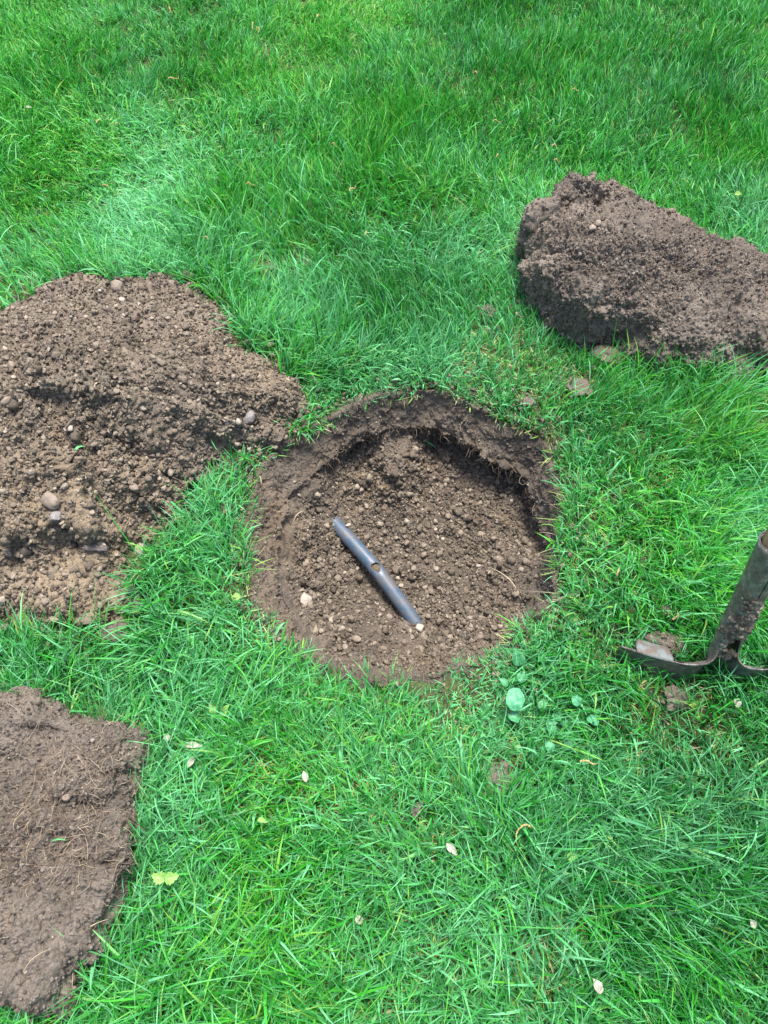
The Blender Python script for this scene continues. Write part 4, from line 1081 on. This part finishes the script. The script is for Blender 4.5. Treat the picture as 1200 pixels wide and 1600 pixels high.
weed('weed with a cluster of small oval leaves right of the large round leaf', 858, 1128, [
    (862, 1148, .021, .014, .15, m_lf_green, dict(kind='oval', z=.028)),
    (870, 1112, .020, .013, 2.9, m_lf_green, dict(kind='oval', z=.030)),
    (880, 1124, .018, .011, 3.4, m_lf_teal, dict(kind='oval', z=.028)),
    (862, 1176, .018, .012, .4, m_lf_teal, dict(kind='oval', z=.028)),
    (880, 1170, .018, .012, -1.1, m_lf_green, dict(kind='oval', z=.028))])
weed('weed with two crinkled blue-green leaves nearest the shovel', 912, 1112, [
    (905, 1102, .014, .014, .5, m_lf_teal, dict(kind='round', z=.034, pleat=1)),
    (918, 1120, .016, .013, -2.4, m_lf_teal, dict(kind='round', z=.034, pleat=1))])
weed('small folded dark leaf standing at the near right rim of the hole', 803, 1038, [
    (806, 1040, .024, .018, .15, m_lf_green, dict(kind='oval', z=.02, fold=.9, tilt=.6))])
t = empty('seedling', at(257, 1385)); tag(t, 'seedling with two toothed lime-green leaves beside the near left sod', 'seedling')
l1 = leaf_obj('leaf', 255, 1374, .0145, .0135, 1.25, m_lf_yel, 3, z=.058, parent=t, kind='heart', lobed=.7, tilt=.1)
l2 = leaf_obj('leaf', 260, 1374, .0150, .0135, -1.3, m_lf_yel, 4, z=.058, parent=t, kind='heart', lobed=.7, tilt=.1)
q = np.array(t.location); b = np.array(l1.location)+q; stem('stem', [q, q*.66+b*.34, q*.33+b*.67, b], .0007, m_lf_yel, t)
t = empty('seedling', at(343, 1125)); tag(t, 'seedling with two upright narrow lime leaves between heap and near left sod', 'seedling')
leaf_obj('leaf', 338, 1122, .022, .012, .5, m_lf_yel, 5, z=.03, parent=t, kind='oval', tilt=.5)
leaf_obj('leaf', 344, 1122, .022, .010, -.7, m_lf_yel, 6, z=.03, parent=t, kind='oval', tilt=.5)
def petal(u, v, ln, wd, ang, label, seed, mat=m_petal, z=.04, name='dry_leaf', cat='dry leaf', group=None):
    o_ = leaf_obj(name, u, v, ln, wd, ang, mat, seed, z=z, fold=.5, tilt=.1); return tag(o_, label, cat, group)
petal(288, 1166, .024, .008, -1.6, 'long whitish winged seed lying on the grass near the near left sod', 1, name='winged_seed', cat='seed')
petal(304, 1184, .014, .007, 2.6, 'short whitish flake just under the long winged seed', 2)
petal(262, 1158, .010, .009, .2, 'small round whitish flake left of the long winged seed', 3)
petal(698, 1318, .018, .008, -2.4, 'pale curled flake on the grass in front of the hole', 4)
petal(478, 1222, .014, .007, .3, 'white flake in a bare scar in front of the hole', 5)
petal(563, 1444, .010, .009, .3, 'tiny cream oval leaf on the long near grass', 6)
petal(886, 1342, .013, .010, -1.2, 'pale green oval leaf among dark grass at the near right', 7, m_lf_yel)
petal(866, 1350, .014, .008, 1.3, 'narrow green leaf beside the pale oval one at the near right', 8, m_lf_green)
petal(376, 932, .013, .008, 1.6, 'small lime oval leaf on the grass left of the hole', 9, m_lf_yel)
petal(208, 1260, .009, .007, .5, 'tiny peach flake at the edge of the near left sod', 10)
petal(402, 1280, .014, .006, -1.8, 'narrow yellowish leaf on the grass in front of the hole', 11, m_lf_yel)
petal(40, 170, .014, .010, -1.4, 'white petal on the far left grass', 12)
petal(1148, 305, .014, .012, -1.5, 'pale yellow leaf on the grass beyond the right sod', 13, m_lf_yel)
petal(940, 1552, .016, .010, .5, 'crumpled greyish dead leaf near the bottom edge at right', 14)
petal(1180, 1450, .010, .008, .5, 'tiny white petal at the far lower right of the lawn', 15)
petal(1155, 1105, .010, .010, .5, 'small whitish flake on the grass below the shovel socket', 16)
# catkins shed from a tree
g = M('catkin'); n = g.noise(400, 3); m_cat = g.done(g.ramp(n, [(.35, (.30, .19, .07)), (.6, (.52, .40, .17))]), .8, g.bump(n, 1, .002))
def catkin(u, v, ln, ang, seed, label='curled tan catkin lying on the far grass', group='catkins shed on the far lawn'):
    r_ = np.random.default_rng(seed); nseg = 18; T = np.linspace(0, 1, nseg)
    hd = ang+np.cumsum(r_.normal(0, .28, nseg)); st = ln/nseg
    P_ = np.stack([np.cumsum(np.cos(hd))*st, np.cumsum(np.sin(hd))*st, .003*np.sin(T*6)], -1)
    me = tubes('catkin', P_[None], np.array([.0013]), np.array([.5]), 8)
    n_ = len(me.vertices); co = np.zeros(n_*3, np.float32); me.vertices.foreach_get('co', co); co = co.reshape(-1, 3)
    ctr = np.repeat(P_, 8, 0); k = 1+.5*(np.sin(np.repeat(np.arange(nseg), 8)*2.9)) 
    co = ctr+(co-ctr)*k[:, None]; me.vertices.foreach_set('co', co.astype(np.float32).ravel()); me.update()
    o_ = obj('catkin', me, m_cat); o_.location = Vector(at(u, v, .043)); tag(o_, label, 'catkin', group)
for k, (u, v, ln, ang) in enumerate([(262, 122, .035, .1), (395, 35, .03, -1), (400, 45, .02, .8), (150, 192, .024, .2), (265, 12, .02, -1.2), (545, 300, .026, 1.4), (385, 288, .018, .6), (570, 368, .018, 1.2), (325, 375, .02, 1.1), (745, 115, .014, 1.6), (893, 140, .018, .0), (495, 28, .022, 1.3), (770, 190, .018, .9), (862, 228, .016, .5), (865, 250, .014, -.4), (775, 245, .014, .8), (180, 195, .012, 0), (518, 225, .014, -.6), (160, 290, .014, .1)]):
    catkin(u, v, ln, ang, 60+k, 'curled tan catkin on the far lawn, '+('left of the white petal row' if False else 'toward the left' if u < 300 else 'top middle' if u < 600 else 'toward the right')+(' near the top edge' if v < 150 else ' farther down'))
catkin(838, 1295, .040, 2.4, 90, 'long knobbly tan catkin crossing the near lawn below the soil patch', None)
catkin(905, 1190, .026, .1, 91, 'short curled tan catkin on the near lawn below the broad leaves', None)
catkin(965, 900, .018, 2.8, 92, 'yellow catkin on the grass left of the shovel socket', None)
catkin(1050, 968, .020, 0, 93, 'straight yellow catkin on the grass just beyond the shovel blade', None)
